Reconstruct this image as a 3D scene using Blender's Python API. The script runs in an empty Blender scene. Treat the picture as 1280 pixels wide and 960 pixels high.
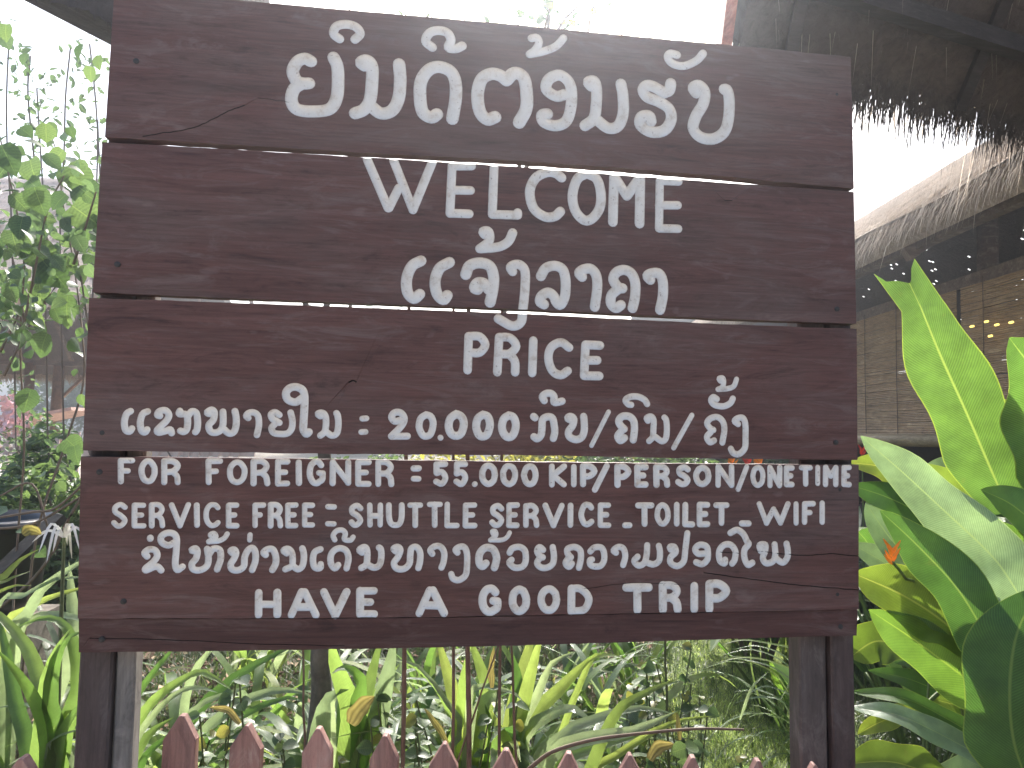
import bpy, bmesh, math, random
import numpy as np
from mathutils import Vector, Matrix, Euler
from mathutils.geometry import delaunay_2d_cdt

random.seed(7)
rnd = random.random
def U(a, b): return a + (b - a) * random.random()
scene = bpy.context.scene
COL = scene.collection
R = math.radians

# ---------------------------------------------------------------- camera
FPX = 900.0                       # focal length in pixels of a 1280 px wide frame
YAW, PIT, ROL = -0.13415, 0.06379, -0.01831
CX, CY, CZ0 = 0.58306, -1.40111, 0.41078
Z0 = 1.03                         # height of the lower edge of the sign above the ground
CAM = Vector((CX, CY, CZ0 + Z0))
MROT = Matrix.Rotation(YAW, 3, 'Z') @ Matrix.Rotation(PIT, 3, 'X') @ Matrix.Rotation(ROL, 3, 'Y')
cd = bpy.data.cameras.new("camera")
cam = bpy.data.objects.new("camera", cd)
COL.objects.link(cam)
scene.camera = cam
cam.matrix_world = Matrix.Translation(CAM) @ MROT.to_4x4() @ Matrix.Rotation(R(90), 4, 'X')
cd.sensor_width = 36.0
cd.lens = 36.0 * FPX / 1280.0
cd.clip_start = 0.05
cd.clip_end = 3000.0

FWD = Vector((-math.sin(YAW), math.cos(YAW), 0)); RGT = Vector((math.cos(YAW), math.sin(YAW), 0))
def W(r, d, z):                   # right of / ahead of the viewer's standing point, height
    return Vector((CAM.x, CAM.y, 0)) + RGT * r + FWD * d + Vector((0, 0, z))
def ray(px, py):
    return MROT @ Vector(((px - 640) / FPX, 1.0, (480 - py) / FPX))
def at(px, py, d):                # the point seen at a photo pixel, d metres ahead
    v = ray(px, py)
    return CAM + v * (d / v.dot(FWD))
def ground_at(px, d):
    v = ray(px, 700); p = CAM + v * (d / v.dot(FWD)); p.z = 0
    return p
def on_board(px, py, y=0.0):
    v = ray(px, py)
    return CAM + v * ((y - CAM.y) / v.y)

# ---------------------------------------------------------------- light
SUN_AZ_R = 0.10                   # sun stands ahead of the viewer, a little to the right
SUN_EL = R(43)
sdir = (FWD + RGT * SUN_AZ_R).normalized() * math.cos(SUN_EL) + Vector((0, 0, math.sin(SUN_EL)))
sl = bpy.data.lights.new("sun", 'SUN'); sl.energy = 5.0; sl.angle = R(0.53); sl.color = (1.0, 0.955, 0.88)
so = bpy.data.objects.new("sun", sl); COL.objects.link(so)
so.rotation_euler = sdir.to_track_quat('Z', 'Y').to_euler()
so.location = (0, 0, 12)
wd = bpy.data.worlds.new("World"); scene.world = wd; wd.use_nodes = True
wn = wd.node_tree.nodes; wl = wd.node_tree.links
sky = wn.new('ShaderNodeTexSky'); sky.sky_type = 'NISHITA'; sky.sun_disc = False
sky.sun_elevation = SUN_EL
sky.sun_rotation = math.atan2(sdir.x, sdir.y)
sky.air_density = 1.2; sky.dust_density = 4.0; sky.ozone_density = 1.0
bg = wn['Background']; bg.inputs['Strength'].default_value = 0.15
wl.new(sky.outputs[0], bg.inputs[0])
scene.view_settings.view_transform = 'Standard'
scene.view_settings.look = 'None'
scene.view_settings.exposure = 1.3
scene.view_settings.gamma = 1.0
try: scene.cycles.max_bounces = 8; scene.cycles.transparent_max_bounces = 8
except Exception: pass

# ---------------------------------------------------------------- helpers
def link(o, parent=None):
    COL.objects.link(o)
    if parent is not None: o.parent = parent
    return o
def tag(o, label=None, cat=None, group=None, kind=None):
    if label: o["label"] = label
    if cat: o["category"] = cat
    if group: o["group"] = group
    if kind: o["kind"] = kind
    return o
ORG = {}
def thing(name, label, cat, loc=(0, 0, 0), group=None):
    o = bpy.data.objects.new(name, None); o.empty_display_size = 0.1
    link(o); o.location = loc; ORG[o.name] = Vector(loc)
    return tag(o, label, cat, group)
class MB:
    def __init__(s): s.v = []; s.f = []; s.uv = []; s.hasuv = False; s.mi = []
    def add(s, vs, fs, uvs=None, mi=0):
        b = len(s.v); s.v += [tuple(p) for p in vs]
        s.f += [tuple(i + b for i in f) for f in fs]; s.mi += [mi] * len(fs)
        if uvs: s.uv += list(uvs); s.hasuv = True
        else: s.uv += [(0, 0)] * len(vs)
    def box(s, c, size, M=None, mi=0):
        hx, hy, hz = size[0] / 2, size[1] / 2, size[2] / 2
        vs = [Vector((x, y, z)) for x in (-hx, hx) for y in (-hy, hy) for z in (-hz, hz)]
        if M is not None: vs = [M @ v for v in vs]
        vs = [v + Vector(c) for v in vs]
        s.add(vs, [(0, 1, 3, 2), (4, 6, 7, 5), (0, 4, 5, 1), (2, 3, 7, 6), (0, 2, 6, 4), (1, 5, 7, 3)], mi=mi)
    def beam(s, a, b, w, h, mi=0):
        a = Vector(a); b = Vector(b); d = (b - a); L = d.length; d.normalize()
        up = Vector((0, 0, 1)) if abs(d.z) < 0.95 else Vector((0, 1, 0))
        x = d.cross(up).normalized(); z = x.cross(d)
        M = Matrix((x, d, z)).transposed()
        s.box((a + b) / 2, (w, L, h), M, mi)
    def tube(s, pts, rads, n=6, mi=0):
        pts = [Vector(p) for p in pts]
        if not hasattr(rads, '__len__'): rads = [rads] * len(pts)
        vs = []; fs = []
        for i, p in enumerate(pts):
            d = (pts[min(i + 1, len(pts) - 1)] - pts[max(i - 1, 0)])
            if d.length < 1e-9: d = Vector((0, 0, 1))
            d.normalize()
            up = Vector((0, 0, 1)) if abs(d.z) < 0.9 else Vector((1, 0, 0))
            x = d.cross(up).normalized(); y = x.cross(d)
            for k in range(n):
                a = 2 * math.pi * k / n
                vs.append(p + (x * math.cos(a) + y * math.sin(a)) * rads[i])
        for i in range(len(pts) - 1):
            for k in range(n):
                fs.append((i * n + k, i * n + (k + 1) % n, (i + 1) * n + (k + 1) % n, (i + 1) * n + k))
        fs.append(tuple(range(n - 1, -1, -1))); fs.append(tuple((len(pts) - 1) * n + k for k in range(n)))
        s.add(vs, fs, mi=mi)
    def build(s, name, mat, parent=None, smooth=False, org=None):
        me = bpy.data.meshes.new(name)
        o = bpy.data.objects.new(name, me)
        if parent is not None and org is None: org = ORG.get(parent.name, Vector((0, 0, 0)))
        if org is None: org = Vector((0, 0, 0))
        a = np.array(s.v, dtype=float).reshape(-1, 3) - np.array(org)
        me.from_pydata(a.tolist(), [], s.f)
        if s.hasuv:
            ul = me.uv_layers.new(name="UVMap")
            li = np.zeros(len(me.loops), dtype=np.int32); me.loops.foreach_get("vertex_index", li)
            ul.data.foreach_set("uv", np.array(s.uv, dtype=np.float32)[li].ravel())
        mats = mat if isinstance(mat, (list, tuple)) else [mat]
        for m in mats: me.materials.append(m)
        if len(mats) > 1: me.polygons.foreach_set("material_index", s.mi)
        if smooth: me.shade_smooth()
        me.update()
        link(o, parent)
        if parent is None: o.location = org
        else: ORG[o.name] = Vector(org)
        return o
def catmull(pts, step=None, n=6):
    P = [Vector(p) for p in pts]
    if len(P) < 3: 
        return [P[0].lerp(P[-1], i / n) for i in range(n + 1)]
    Q = [P[0] * 2 - P[1]] + P + [P[-1] * 2 - P[-2]]
    out = []
    for i in range(1, len(Q) - 2):
        p0, p1, p2, p3 = Q[i - 1], Q[i], Q[i + 1], Q[i + 2]
        m = n if step is None else max(2, int((p2 - p1).length / step))
        for k in range(m):
            t = k / m
            out.append(0.5 * ((2 * p1) + (p2 - p0) * t + (2 * p0 - 5 * p1 + 4 * p2 - p3) * t * t + (3 * p1 - p0 - 3 * p2 + p3) * t ** 3))
    out.append(P[-1])
    return out

# ---------------------------------------------------------------- materials
def newmat(name):
    m = bpy.data.materials.new(name); m.use_nodes = True
    nt = m.node_tree
    return m, nt.nodes, nt.links, nt.nodes['Principled BSDF']
def N(nodes, t, **kw):
    n = nodes.new(t)
    for k, v in kw.items():
        if k.startswith('i_'): n.inputs[int(k[2:])].default_value = v
        else: setattr(n, k, v)
    return n
def ramp(nodes, stops):
    r = nodes.new('ShaderNodeValToRGB')
    e = r.color_ramp.elements
    while len(e) < len(stops): e.new(0.5)
    for x, (p, c) in zip(e, stops):
        x.position = p; x.color = (*c, 1) if len(c) == 3 else c
    return r
def coords(nodes, links, scale, kind='Object', rot=(0, 0, 0), shift=False):
    tc = nodes.new('ShaderNodeTexCoord'); mp = nodes.new('ShaderNodeMapping')
    mp.inputs['Scale'].default_value = scale; mp.inputs['Rotation'].default_value = rot
    if shift:
        oi = nodes.new('ShaderNodeObjectInfo'); vm = nodes.new('ShaderNodeVectorMath'); vm.operation = 'MULTIPLY_ADD'
        links.new(oi.outputs['Random'], vm.inputs[0]); vm.inputs[1].default_value = (17, 3, 29); links.new(tc.outputs[kind], vm.inputs[2]); links.new(vm.outputs[0], mp.inputs[0])
    else: links.new(tc.outputs[kind], mp.inputs[0])
    return mp.outputs[0]
def noise(nodes, links, vec, scale, detail=6, rough=0.6, dist=0.0):
    n = nodes.new('ShaderNodeTexNoise'); n.inputs['Scale'].default_value = scale
    n.inputs['Detail'].default_value = detail; n.inputs['Roughness'].default_value = rough
    n.inputs['Distortion'].default_value = dist
    if vec is not None: links.new(vec, n.inputs['Vector'])
    return n.outputs[0]
def mixc(nodes, links, fac, a, b, mode='MIX'):
    m = nodes.new('ShaderNodeMix'); m.data_type = 'RGBA'; m.blend_type = mode
    for s, v in ((0, fac), (6, a), (7, b)):
        if hasattr(v, 'is_linked'): links.new(v, m.inputs[s])
        else: m.inputs[s].default_value = v if s == 0 else (*v, 1)
    return m.outputs[2]
def bump(nodes, links, h, p, strength=0.3, dist=0.005):
    b = nodes.new('ShaderNodeBump'); b.inputs['Strength'].default_value = strength
    b.inputs['Distance'].default_value = dist
    links.new(h, b.inputs['Height']); links.new(b.outputs[0], p.inputs['Normal'])

def wood_mat(name, base, grey, axis='x', amount=0.5, rough=0.55, scale=1.0, spec=0.35):
    m, n, l, p = newmat(name)
    st = {'x': (1.2, 18, 30), 'z': (22, 22, 1.2), 'y': (22, 1.2, 22)}[axis]
    v = coords(n, l, tuple(a * scale for a in st), shift=True)
    g = noise(n, l, v, 1.3, 9, 0.62, 0.7)
    g2 = noise(n, l, coords(n, l, tuple(a * scale * 3.2 for a in st), shift=True), 2.4, 6, 0.7, 0.2)
    big = noise(n, l, coords(n, l, {'x': (1.6, 3, 4.5), 'z': (4, 4, 1.5), 'y': (4, 1.5, 4)}[axis], shift=True), 1.7, 5, 0.6, 0.6)
    rg = ramp(n, [(0.28, tuple(c * 0.78 for c in base)), (0.5, base), (0.74, tuple(min(1, c * 1.25) for c in base))]); l.new(g, rg.inputs[0])
    r2 = ramp(n, [(0.45, (0, 0, 0)), (0.68, (1, 1, 1))]); l.new(big, r2.inputs[0])
    mm = n.new('ShaderNodeMath'); mm.operation = 'MULTIPLY'; l.new(r2.outputs[0], mm.inputs[0]); mm.inputs[1].default_value = amount
    c = mixc(n, l, mm.outputs[0], rg.outputs[0], grey)
    r3 = ramp(n, [(0.33, (0.62, 0.62, 0.62)), (0.6, (1.1, 1.1, 1.1))]); l.new(g2, r3.inputs[0])
    c = mixc(n, l, 0.75, c, r3.outputs[0], 'MULTIPLY')
    # thin pale scratches and scuffs
    sc = noise(n, l, coords(n, l, (5, 60, 9), rot=(0.0, 0.55, 0.3), shift=True), 3.0, 2, 0.5, 0.1)
    rs = ramp(n, [(0.70, (0, 0, 0)), (0.76, (1, 1, 1))]); l.new(sc, rs.inputs[0])
    m3 = n.new('ShaderNodeMath'); m3.operation = 'MULTIPLY'; l.new(rs.outputs[0], m3.inputs[0]); m3.inputs[1].default_value = 0.16
    c = mixc(n, l, m3.outputs[0], c, tuple(min(1, x * 2.2 + 0.04) for x in grey))
    oiv = n.new('ShaderNodeObjectInfo'); mv = n.new('ShaderNodeMapRange'); l.new(oiv.outputs['Random'], mv.inputs[0]); mv.inputs[3].default_value = 0.84; mv.inputs[4].default_value = 1.16
    hv_ = n.new('ShaderNodeHueSaturation'); l.new(mv.outputs[0], hv_.inputs['Value']); l.new(c, hv_.inputs['Color']); c = hv_.outputs[0]
    # rubbed pale patches and damp dark patches
    s1 = noise(n, l, coords(n, l, {'x': (2.2, 9, 11), 'z': (10, 10, 3), 'y': (9, 2.2, 11)}[axis], shift=True), 2.2, 8, 0.75, 1.2)
    q1 = ramp(n, [(0.52, (0, 0, 0)), (0.72, (0.75, 0.75, 0.75))]); l.new(s1, q1.inputs[0])
    c = mixc(n, l, q1.outputs[0], c, tuple(min(1, x * 1.45) for x in grey))
    q2 = ramp(n, [(0.30, (0.5, 0.5, 0.52)), (0.46, (1, 1, 1))]); l.new(s1, q2.inputs[0])
    c = mixc(n, l, 1.0, c, q2.outputs[0], 'MULTIPLY')
    l.new(c, p.inputs['Base Color'])
    rr = ramp(n, [(0.3, (rough - .12,) * 3), (0.7, (rough + .15,) * 3)]); l.new(big, rr.inputs[0]); l.new(rr.outputs[0], p.inputs['Roughness'])
    p.inputs['Specular IOR Level'].default_value = spec
    ad = n.new('ShaderNodeMath'); ad.operation = 'ADD'; l.new(g, ad.inputs[0]); l.new(g2, ad.inputs[1])
    bump(n, l, ad.outputs[0], p, 0.35, 0.002)
    return m
def plain(name, base, rough=0.7, var=0.25, sc=8, bumpd=0.003, spec=0.3, dark=None):
    m, n, l, p = newmat(name)
    g = noise(n, l, coords(n, l, (1, 1, 1)), sc, 7, 0.65, 0.2)
    d = dark or tuple(c * (1 - var) for c in base)
    rg = ramp(n, [(0.32, d), (0.68, tuple(min(1, c * (1 + var)) for c in base))]); l.new(g, rg.inputs[0])
    l.new(rg.outputs[0], p.inputs['Base Color']); p.inputs['Roughness'].default_value = rough
    p.inputs['Specular IOR Level'].default_value = spec
    bump(n, l, g, p, 0.5, bumpd)
    return m
def leaf_mat(name, base, trans, tfac=0.42, rough=0.38, stripes=0, veins=0, rib=None, edge=None, spec=0.45, dry=0.05):
    """two-sided leaf: glossy diffuse top plus light coming through; UV x across (0..1), y along"""
    m, n, l, p = newmat(name)
    out = [x for x in n if x.type == 'OUTPUT_MATERIAL'][0]
    if edge: edge = tuple(e * .6 + b_ * .6 for e, b_ in zip(edge, base))
    if rib: rib = tuple(e * .65 + b_ * .45 for e, b_ in zip(rib, base))
    oi = n.new('ShaderNodeObjectInfo')
    g = noise(n, l, coords(n, l, (1, 1, 1)), 14, 5, 0.6)
    hs = n.new('ShaderNodeHueSaturation')
    mr = n.new('ShaderNodeMapRange'); l.new(oi.outputs['Random'], mr.inputs[0]); mr.inputs[3].default_value = 0.7; mr.inputs[4].default_value = 1.3
    l.new(mr.outputs[0], hs.inputs['Value'])
    mr2 = n.new('ShaderNodeMapRange'); l.new(oi.outputs['Random'], mr2.inputs[0]); mr2.inputs[3].default_value = 0.515; mr2.inputs[4].default_value = 0.485
    l.new(mr2.outputs[0], hs.inputs['Hue'])
    rg = ramp(n, [(0.3, tuple(c * 0.75 for c in base)), (0.7, tuple(min(1, c * 1.25) for c in base))]); l.new(g, rg.inputs[0])
    c = rg.outputs[0]; hgt = None
    tc = n.new('ShaderNodeTexCoord'); sp = n.new('ShaderNodeSeparateXYZ'); l.new(tc.outputs['UV'], sp.inputs[0])
    if stripes:
        w = n.new('ShaderNodeTexWave'); w.wave_type = 'BANDS'; w.bands_direction = 'X'
        mp = n.new('ShaderNodeMapping'); mp.inputs['Scale'].default_value = (stripes, 0.4, 1); l.new(tc.outputs['UV'], mp.inputs[0]); l.new(mp.outputs[0], w.inputs[0])
        w.inputs['Scale'].default_value = 1.0; w.inputs['Distortion'].default_value = 1.2; w.inputs['Detail'].default_value = 2
        c = mixc(n, l, 0.35, c, w.outputs[0], 'SOFT_LIGHT'); hgt = w.outputs[1]
    if veins:
        ab = n.new('ShaderNodeMath'); ab.operation = 'SUBTRACT'; l.new(sp.outputs[0], ab.inputs[0]); ab.inputs[1].default_value = 0.5
        a2 = n.new('ShaderNodeMath'); a2.operation = 'ABSOLUTE'; l.new(ab.outputs[0], a2.inputs[0])
        ma = n.new('ShaderNodeMath'); ma.operation = 'MULTIPLY_ADD'; l.new(a2.outputs[0], ma.inputs[0]); ma.inputs[1].default_value = -0.35; l.new(sp.outputs[1], ma.inputs[2])
        cb = n.new('ShaderNodeCombineXYZ'); l.new(ma.outputs[0], cb.inputs[0])
        w = n.new('ShaderNodeTexWave'); w.inputs['Scale'].default_value = veins; w.inputs['Distortion'].default_value = 0.6; l.new(cb.outputs[0], w.inputs[0])
        c = mixc(n, l, 0.2 if veins > 5 else 0.12, c, w.outputs[0], 'SOFT_LIGHT'); hgt = w.outputs[1]
    if rib:
        ab = n.new('ShaderNodeMath'); ab.operation = 'SUBTRACT'; l.new(sp.outputs[0], ab.inputs[0]); ab.inputs[1].default_value = 0.5
        a2 = n.new('ShaderNodeMath'); a2.operation = 'ABSOLUTE'; l.new(ab.outputs[0], a2.inputs[0])
        rr = ramp(n, [(0.006, (1, 1, 1)), (0.022, (0, 0, 0))]); l.new(a2.outputs[0], rr.inputs[0])
        c = mixc(n, l, rr.outputs[0], c, rib)
        r4 = ramp(n, [(0.480, (0, 0, 0)), (0.495, (0.8, 0.8, 0.8))]); l.new(a2.outputs[0], r4.inputs[0])
        if edge: c = mixc(n, l, r4.outputs[0], c, edge)
    if dry:
        gd = noise(n, l, coords(n, l, (1, 1, 1)), 33, 3, 0.5)
        rd = ramp(n, [(0.66, (0, 0, 0)), (0.74, (0.7, 0.7, 0.7))]); l.new(gd, rd.inputs[0])
        md = n.new('ShaderNodeMath'); md.operation = 'MULTIPLY'; l.new(rd.outputs[0], md.inputs[0]); md.inputs[1].default_value = dry * 3
        c = mixc(n, l, md.outputs[0], c, (0.16, 0.11, 0.04))
    l.new(c, hs.inputs['Color'])
    l.new(hs.outputs[0], p.inputs['Base Color'])
    p.inputs['Roughness'].default_value = rough; p.inputs['Specular IOR Level'].default_value = spec
    if hgt is not None: bump(n, l, hgt, p, 0.4 if (stripes or veins > 5) else 0.1, 0.002)
    tr = n.new('ShaderNodeBsdfTranslucent')
    tcx = mixc(n, l, 1.0, hs.outputs[0], tuple(t / max(b, 1e-3) * 1.0 for t, b in zip(trans, base)), 'MULTIPLY')
    l.new(tcx, tr.inputs[0])
    mx = n.new('ShaderNodeMixShader'); mx.inputs[0].default_value = tfac
    l.new(p.outputs[0], mx.inputs[1]); l.new(tr.outputs[0], mx.inputs[2]); l.new(mx.outputs[0], out.inputs[0])
    return m
# ---------------------------------------------------------------- lettering (traced strokes: photo pixels)
# blocks: (origin x, origin y, zoom, stroke radius in zoomed px, [glyph, ...]); glyph = [stroke, ...]
LAO = [
 (340, 10, 4.267, 34, [
  [[(207,283),(175,268),(135,285),(110,335),(130,385),(165,400),(197,400)],[(160,400),(118,430),(103,490),(135,540),(230,550),(310,535),(345,475),(352,390),(348,310),(328,262)]],
  [[(492,305),(475,288),(505,278),(533,310),(533,400),(522,490),(490,540),(443,560)],[(525,520),(580,560),(640,545),(675,480),(684,380),(678,298)]],
  [[(880,565),(850,582),(805,555),(790,480),(795,390),(835,330),(890,312),(950,335),(978,390),(980,480),(962,590)]],
 ]),
 (340, 10, 4.267, 25, [
  [[(360,163),(328,135),(345,95),(398,85),(448,100),(470,135),(442,166)]],
  [[(855,208),(820,175),(840,132),(885,118),(935,130),(955,170),(940,208),(980,215),(1015,200)]],
 ]),
 (0, 0, 1, 8, [
  [[(619,146),(609,149),(600,139),(597,118),(602,99),(614,92),(625,94),(633,100)],[(633,100),(643,91),(654,96),(658,112),(658,135),(649,153)]],
 ]),
 (620, 10, 4, 20, [
  [[(178,150),(205,148),(215,175),(195,210),(168,230)],[(170,230),(240,215),(300,190),(338,150)]],
  [[(905,235),(870,228),(858,250),(885,280),(940,290),(1000,265),(1035,228)]],
 ]),
 (620, 10, 4, 28, [
  [[(345,432),(300,440),(252,405),(265,355),(320,335),(370,380),(378,470),(355,560),(300,588),(240,570),(230,535),(258,528)]],
  [[(475,390),(462,370),(490,365),(502,400),(502,470),(490,550),(445,588)],[(500,555),(560,600),(610,590),(635,530),(635,440),(625,380)]],
  [[(840,425),(790,395),(755,388),(735,410),(755,445),(815,470),(865,505),(875,560),(840,612),(775,620),(722,585),(727,545),(765,540),(775,565)],[(874,378),(866,412),(840,422)]],
  [[(1000,425),(985,400),(1015,388),(1043,420),(1035,480),(1000,540),(985,600),(1020,645),(1085,655),(1140,620),(1162,550),(1165,460),(1155,412),(1140,408)]],
 ]),
 (440, 180, 5.818, 33, [
  [[(110,110),(262,465)],[(268,465),(340,320)],[(303,120),(443,478)],[(443,478),(587,125)]],
  [[(728,160),(712,505)],[(728,160),(870,160)],[(725,335),(862,338)],[(712,503),(852,508)]],
  [[(1033,170),(1020,510)],[(1020,512),(1205,518)],[(1205,500),(1205,515)]],
 ]),
 (640, 180, 5.333, 33, [
  [[(330,225),(290,195),(230,190),(155,230),(118,320),(145,430),(220,485),(285,482),(322,450)]],
  [[(498,195),(435,235),(403,340),(420,440),(475,505),(530,500),(583,430),(592,330),(565,235),(498,195)]],
  [[(680,225),(672,520)],[(685,222),(765,345)],[(765,345),(850,228)],[(855,225),(850,530)]],
 ]),
 (640, 180, 5.333, 28, [
  [[(985,250),(980,560)],[(985,245),(1110,250)],[(980,408),(1105,408)],[(980,562),(1108,565)]],
 ]),
 (490, 270, 6.4, 45, [
  [[(232,358),(160,400),(118,500),(125,610),(175,660),(222,625)]],
  [[(460,370),(380,420),(345,520),(360,620),(410,670),(442,635)]],
  [[(590,468),(620,400),(700,375),(780,400),(812,480),(808,580),(785,690)],[(775,590),(735,540),(685,535),(660,575),(685,588)]],
 ]),
 (490, 270, 6.4, 38, [
  [[(740,148),(728,125),(765,120),(782,155),(770,210),(703,262)],[(703,262),(850,248),(930,205),(965,135)]],
  [[(965,445),(948,410),(985,388),(1030,395),(1065,450),(1062,600),(1045,760),(1030,850),(960,880),(850,822)]],
 ]),
 (660, 290, 6.737, 43, [
  [[(108,372),(150,305),(225,285),(290,315),(315,400),(312,530),(275,612),(238,590),(215,540),(170,510),(118,535),(100,585),(135,610)]],
  [[(455,378),(430,345),(470,315),(530,312),(575,370),(582,480),(562,630)]],
  [[(795,475),(760,465),(718,400),(745,340),(810,320),(870,350),(903,430),(900,550),(880,640)],[(760,480),(705,530),(698,600),(740,640),(782,615)]],
  [[(1030,402),(1005,370),(1045,348),(1105,352),(1135,420),(1135,540),(1112,655)]],
 ]),
 (560, 400, 5.818, 32, [
  [[(150,120),(142,365)],[(150,118),(230,122),(270,180),(230,236),(160,238)]],
  [[(372,125),(358,380)],[(372,125),(450,130),(495,190),(450,243),(390,248)],[(445,248),(485,300),(488,380)]],
  [[(620,150),(612,385)]],
  [[(880,200),(820,163),(750,200),(730,280),(760,370),(820,400),(870,370)]],
  [[(1000,180),(990,403)],[(1000,180),(1105,185)],[(1000,293),(1085,293)],[(990,405),(1100,407)]],
 ]),
 (140, 470, 8, 36, [
  [[(190,352),(150,380),(128,460),(142,540),(180,555),(202,525)]],
  [[(360,355),(312,380),(287,460),(300,545),(335,562),(355,535)]],
  [[(482,400),(458,388),(480,352),(540,345),(573,390),(550,445),(490,505),(455,545),(475,565),(540,550),(585,535),(600,570)]],
  [[(682,350),(678,380),(745,385),(760,450),(752,530),(720,558),(688,548)],[(765,400),(800,355),(845,370),(860,450),(855,530),(838,560)]],
  [[(975,378),(955,365),(1000,338),(1028,370),(1015,440),(972,490),(985,550),(1030,567),(1080,550),(1110,500),(1115,430),(1112,358)],[(1110,520),(1170,572),(1220,560),(1243,500),(1245,420),(1232,352)]],
 ]),
 (290, 470, 8, 34, [
  [[(165,420),(145,400),(170,370),(220,365),(262,400),(272,490),(252,590)]],
  [[(475,390),(430,362),(392,385),(408,430),(445,450),(475,468)],[(430,480),(398,520),(420,568),(490,580),(560,572),(600,520),(605,440),(588,365)]],
  [[(885,402),(860,378),(905,368),(938,410),(940,500),(925,560),(885,595)],[(945,560),(1000,595),(1050,570),(1065,480),(1058,400),(1045,372)]],
 ]),
 (290, 470, 8, 41, [
  [[(700,225),(635,262),(560,235),(542,170),(580,122),(640,110),(700,135),(725,190),(726,300),(718,450),(715,530),(745,578),(770,560)]],
 ]),
 (440, 470, 5.818, 22, [
  [[(75,310),(105,308)],[(68,408),(98,406)]],
  [[(643,448),(644,449)]],
 ]),
 (440, 470, 5.818, 26, [
  [[(350,322),(312,330),(288,300),(308,268),(350,266),(380,305),(362,360),(287,438)],[(287,438),(403,437)]],
  [[(540,280),(500,310),(488,370),(510,425),(540,438),(572,420),(590,350),(575,298),(540,280)]],
 ]),
 (440, 470, 5.818, 30, [
  [[(758,275),(715,310),(703,370),(722,420),(760,435),(795,415),(813,350),(797,298),(758,275)]],
  [[(953,280),(915,310),(903,370),(922,425),(953,440),(985,420),(1003,355),(988,298),(953,280)]],
  [[(1140,285),(1102,315),(1090,375),(1108,425),(1140,445),(1173,425),(1191,360),(1175,303),(1140,285)]],
 ]),
 (650, 470, 8.533, 40, [
  [[(145,432),(160,445)],[(148,648),(185,668),(225,625),(235,540),(242,465),(290,435),(345,450),(365,530),(370,600),(355,665)]],
  [[(258,262),(238,220),(280,187),(330,187),(362,220),(362,278),(410,278),(448,268)]],
  [[(532,465),(508,448),(540,432),(573,460),(560,530),(518,590),(530,650),(600,678),(660,650),(685,580),(685,490),(678,432)]],
  [[(1112,565),(1075,530),(1053,480),(1090,432),(1160,430),(1210,475),(1222,560),(1208,680)],[(1085,585),(1043,640),(1070,688),(1115,660)]],
 ]),
 (650, 470, 8.533, 26, [[[(945,382),(763,742)]]]),
 (0, 0, 1, 4, [[[(789,506),(785,505),(782,500),(788,496),(798,496),(806,500),(809,505)]]]),
 (790, 460, 8, 31, [
  [[(160,528),(148,500),(190,485),(217,520),(215,610),(208,690),(172,730)],[(235,690),(300,732),(340,700),(350,600),(342,520),(325,495)]],
  [[(815,620),(780,600),(752,550),(790,502),(860,492),(912,540),(925,620),(905,745)],[(790,640),(750,690),(780,742),(822,725)]],
  [[(850,310),(815,290),(792,325),(830,370),(920,382),(985,350),(1010,305)]],
  [[(1062,560),(1028,530),(1060,502),(1110,500),(1135,560),(1137,680),(1130,800),(1070,860),(1015,850),(990,808)]],
 ]),
 (790, 460, 8, 26, [
  [[(600,472),(418,798)]],
  [[(885,130),(872,105),(908,100),(918,140),(905,190),(862,213)],[(862,213),(960,205),(1020,180),(1047,112)]],
 ]),
 (165, 650, 6.4, 28, [
  [[(120,292),(100,262),(140,235),(185,245),(200,290),(165,340),(110,385),(112,403),(170,378),(205,375),(232,403)]],
  [[(338,180),(290,203),(238,180),(232,135),(275,105),(330,110),(355,150),(352,250),(345,350),(362,400),(402,375)]],
  [[(495,250),(475,242),(505,228),(522,255),(510,310),(478,350),(490,395),(550,400),(600,365),(610,300),(600,232)],[(612,280),(650,230),(700,242),(708,310),(680,395)]],
  [[(800,265),(788,247),(815,238),(830,265),(815,310),(788,355),(800,395),(850,402),(893,370),(900,300),(925,245),(960,225),(985,260),(985,330),(960,400)]],
  [[(1068,280),(1052,260),(1085,235),(1125,238),(1148,290),(1148,350),(1122,400)]],
  [[(145,143),(145,150)]],
 ]),
 (165, 650, 6.4, 22, [
  [[(640,138),(625,118),(655,108),(668,140),(612,172)],[(612,175),(690,168),(738,145),(760,112)]],
  [[(943,120),(940,160)]],
 ]),
 (355, 650, 6.4, 27, [
  [[(22,268),(-5,245),(30,232),(62,265),(68,330),(60,370),(10,395)],[(70,370),(110,395),(145,370),(158,310),(155,260),(145,228)]],
  [[(290,235),(245,258),(230,320),(245,380),(288,385),(292,355)]],
  [[(432,362),(405,388),(375,350),(373,290),(400,245),(450,227),(498,250),(515,310),(500,388)]],
  [[(625,262),(602,240),(640,218),(662,240),(665,310),(655,360),(618,385)],[(670,360),(720,382),(762,362),(778,300),(775,240),(760,222)]],
  [[(892,250),(877,230),(910,217),(930,245),(910,300),(880,345),(900,388),(960,392),(1003,350),(1010,280),(1020,228),(1060,218),(1088,260),(1088,330),(1075,385)]],
 ]),
 (355, 650, 6.4, 22, [[[(405,160),(392,125),(420,88),(465,82),(490,110),(482,155),(530,163),(552,138)]]]),
 (545, 650, 6.4, 26, [
  [[(-30,272),(-45,242),(-10,212),(35,215),(65,260),(62,330),(44,382)]],
  [[(172,262),(157,240),(185,218),(225,218),(248,270),(248,380),(235,445),(185,482),(138,470),(122,435)]],
  [[(590,262),(612,228),(670,217),(713,250),(718,330),(690,375),(630,382),(588,345),(605,320)]],
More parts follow.
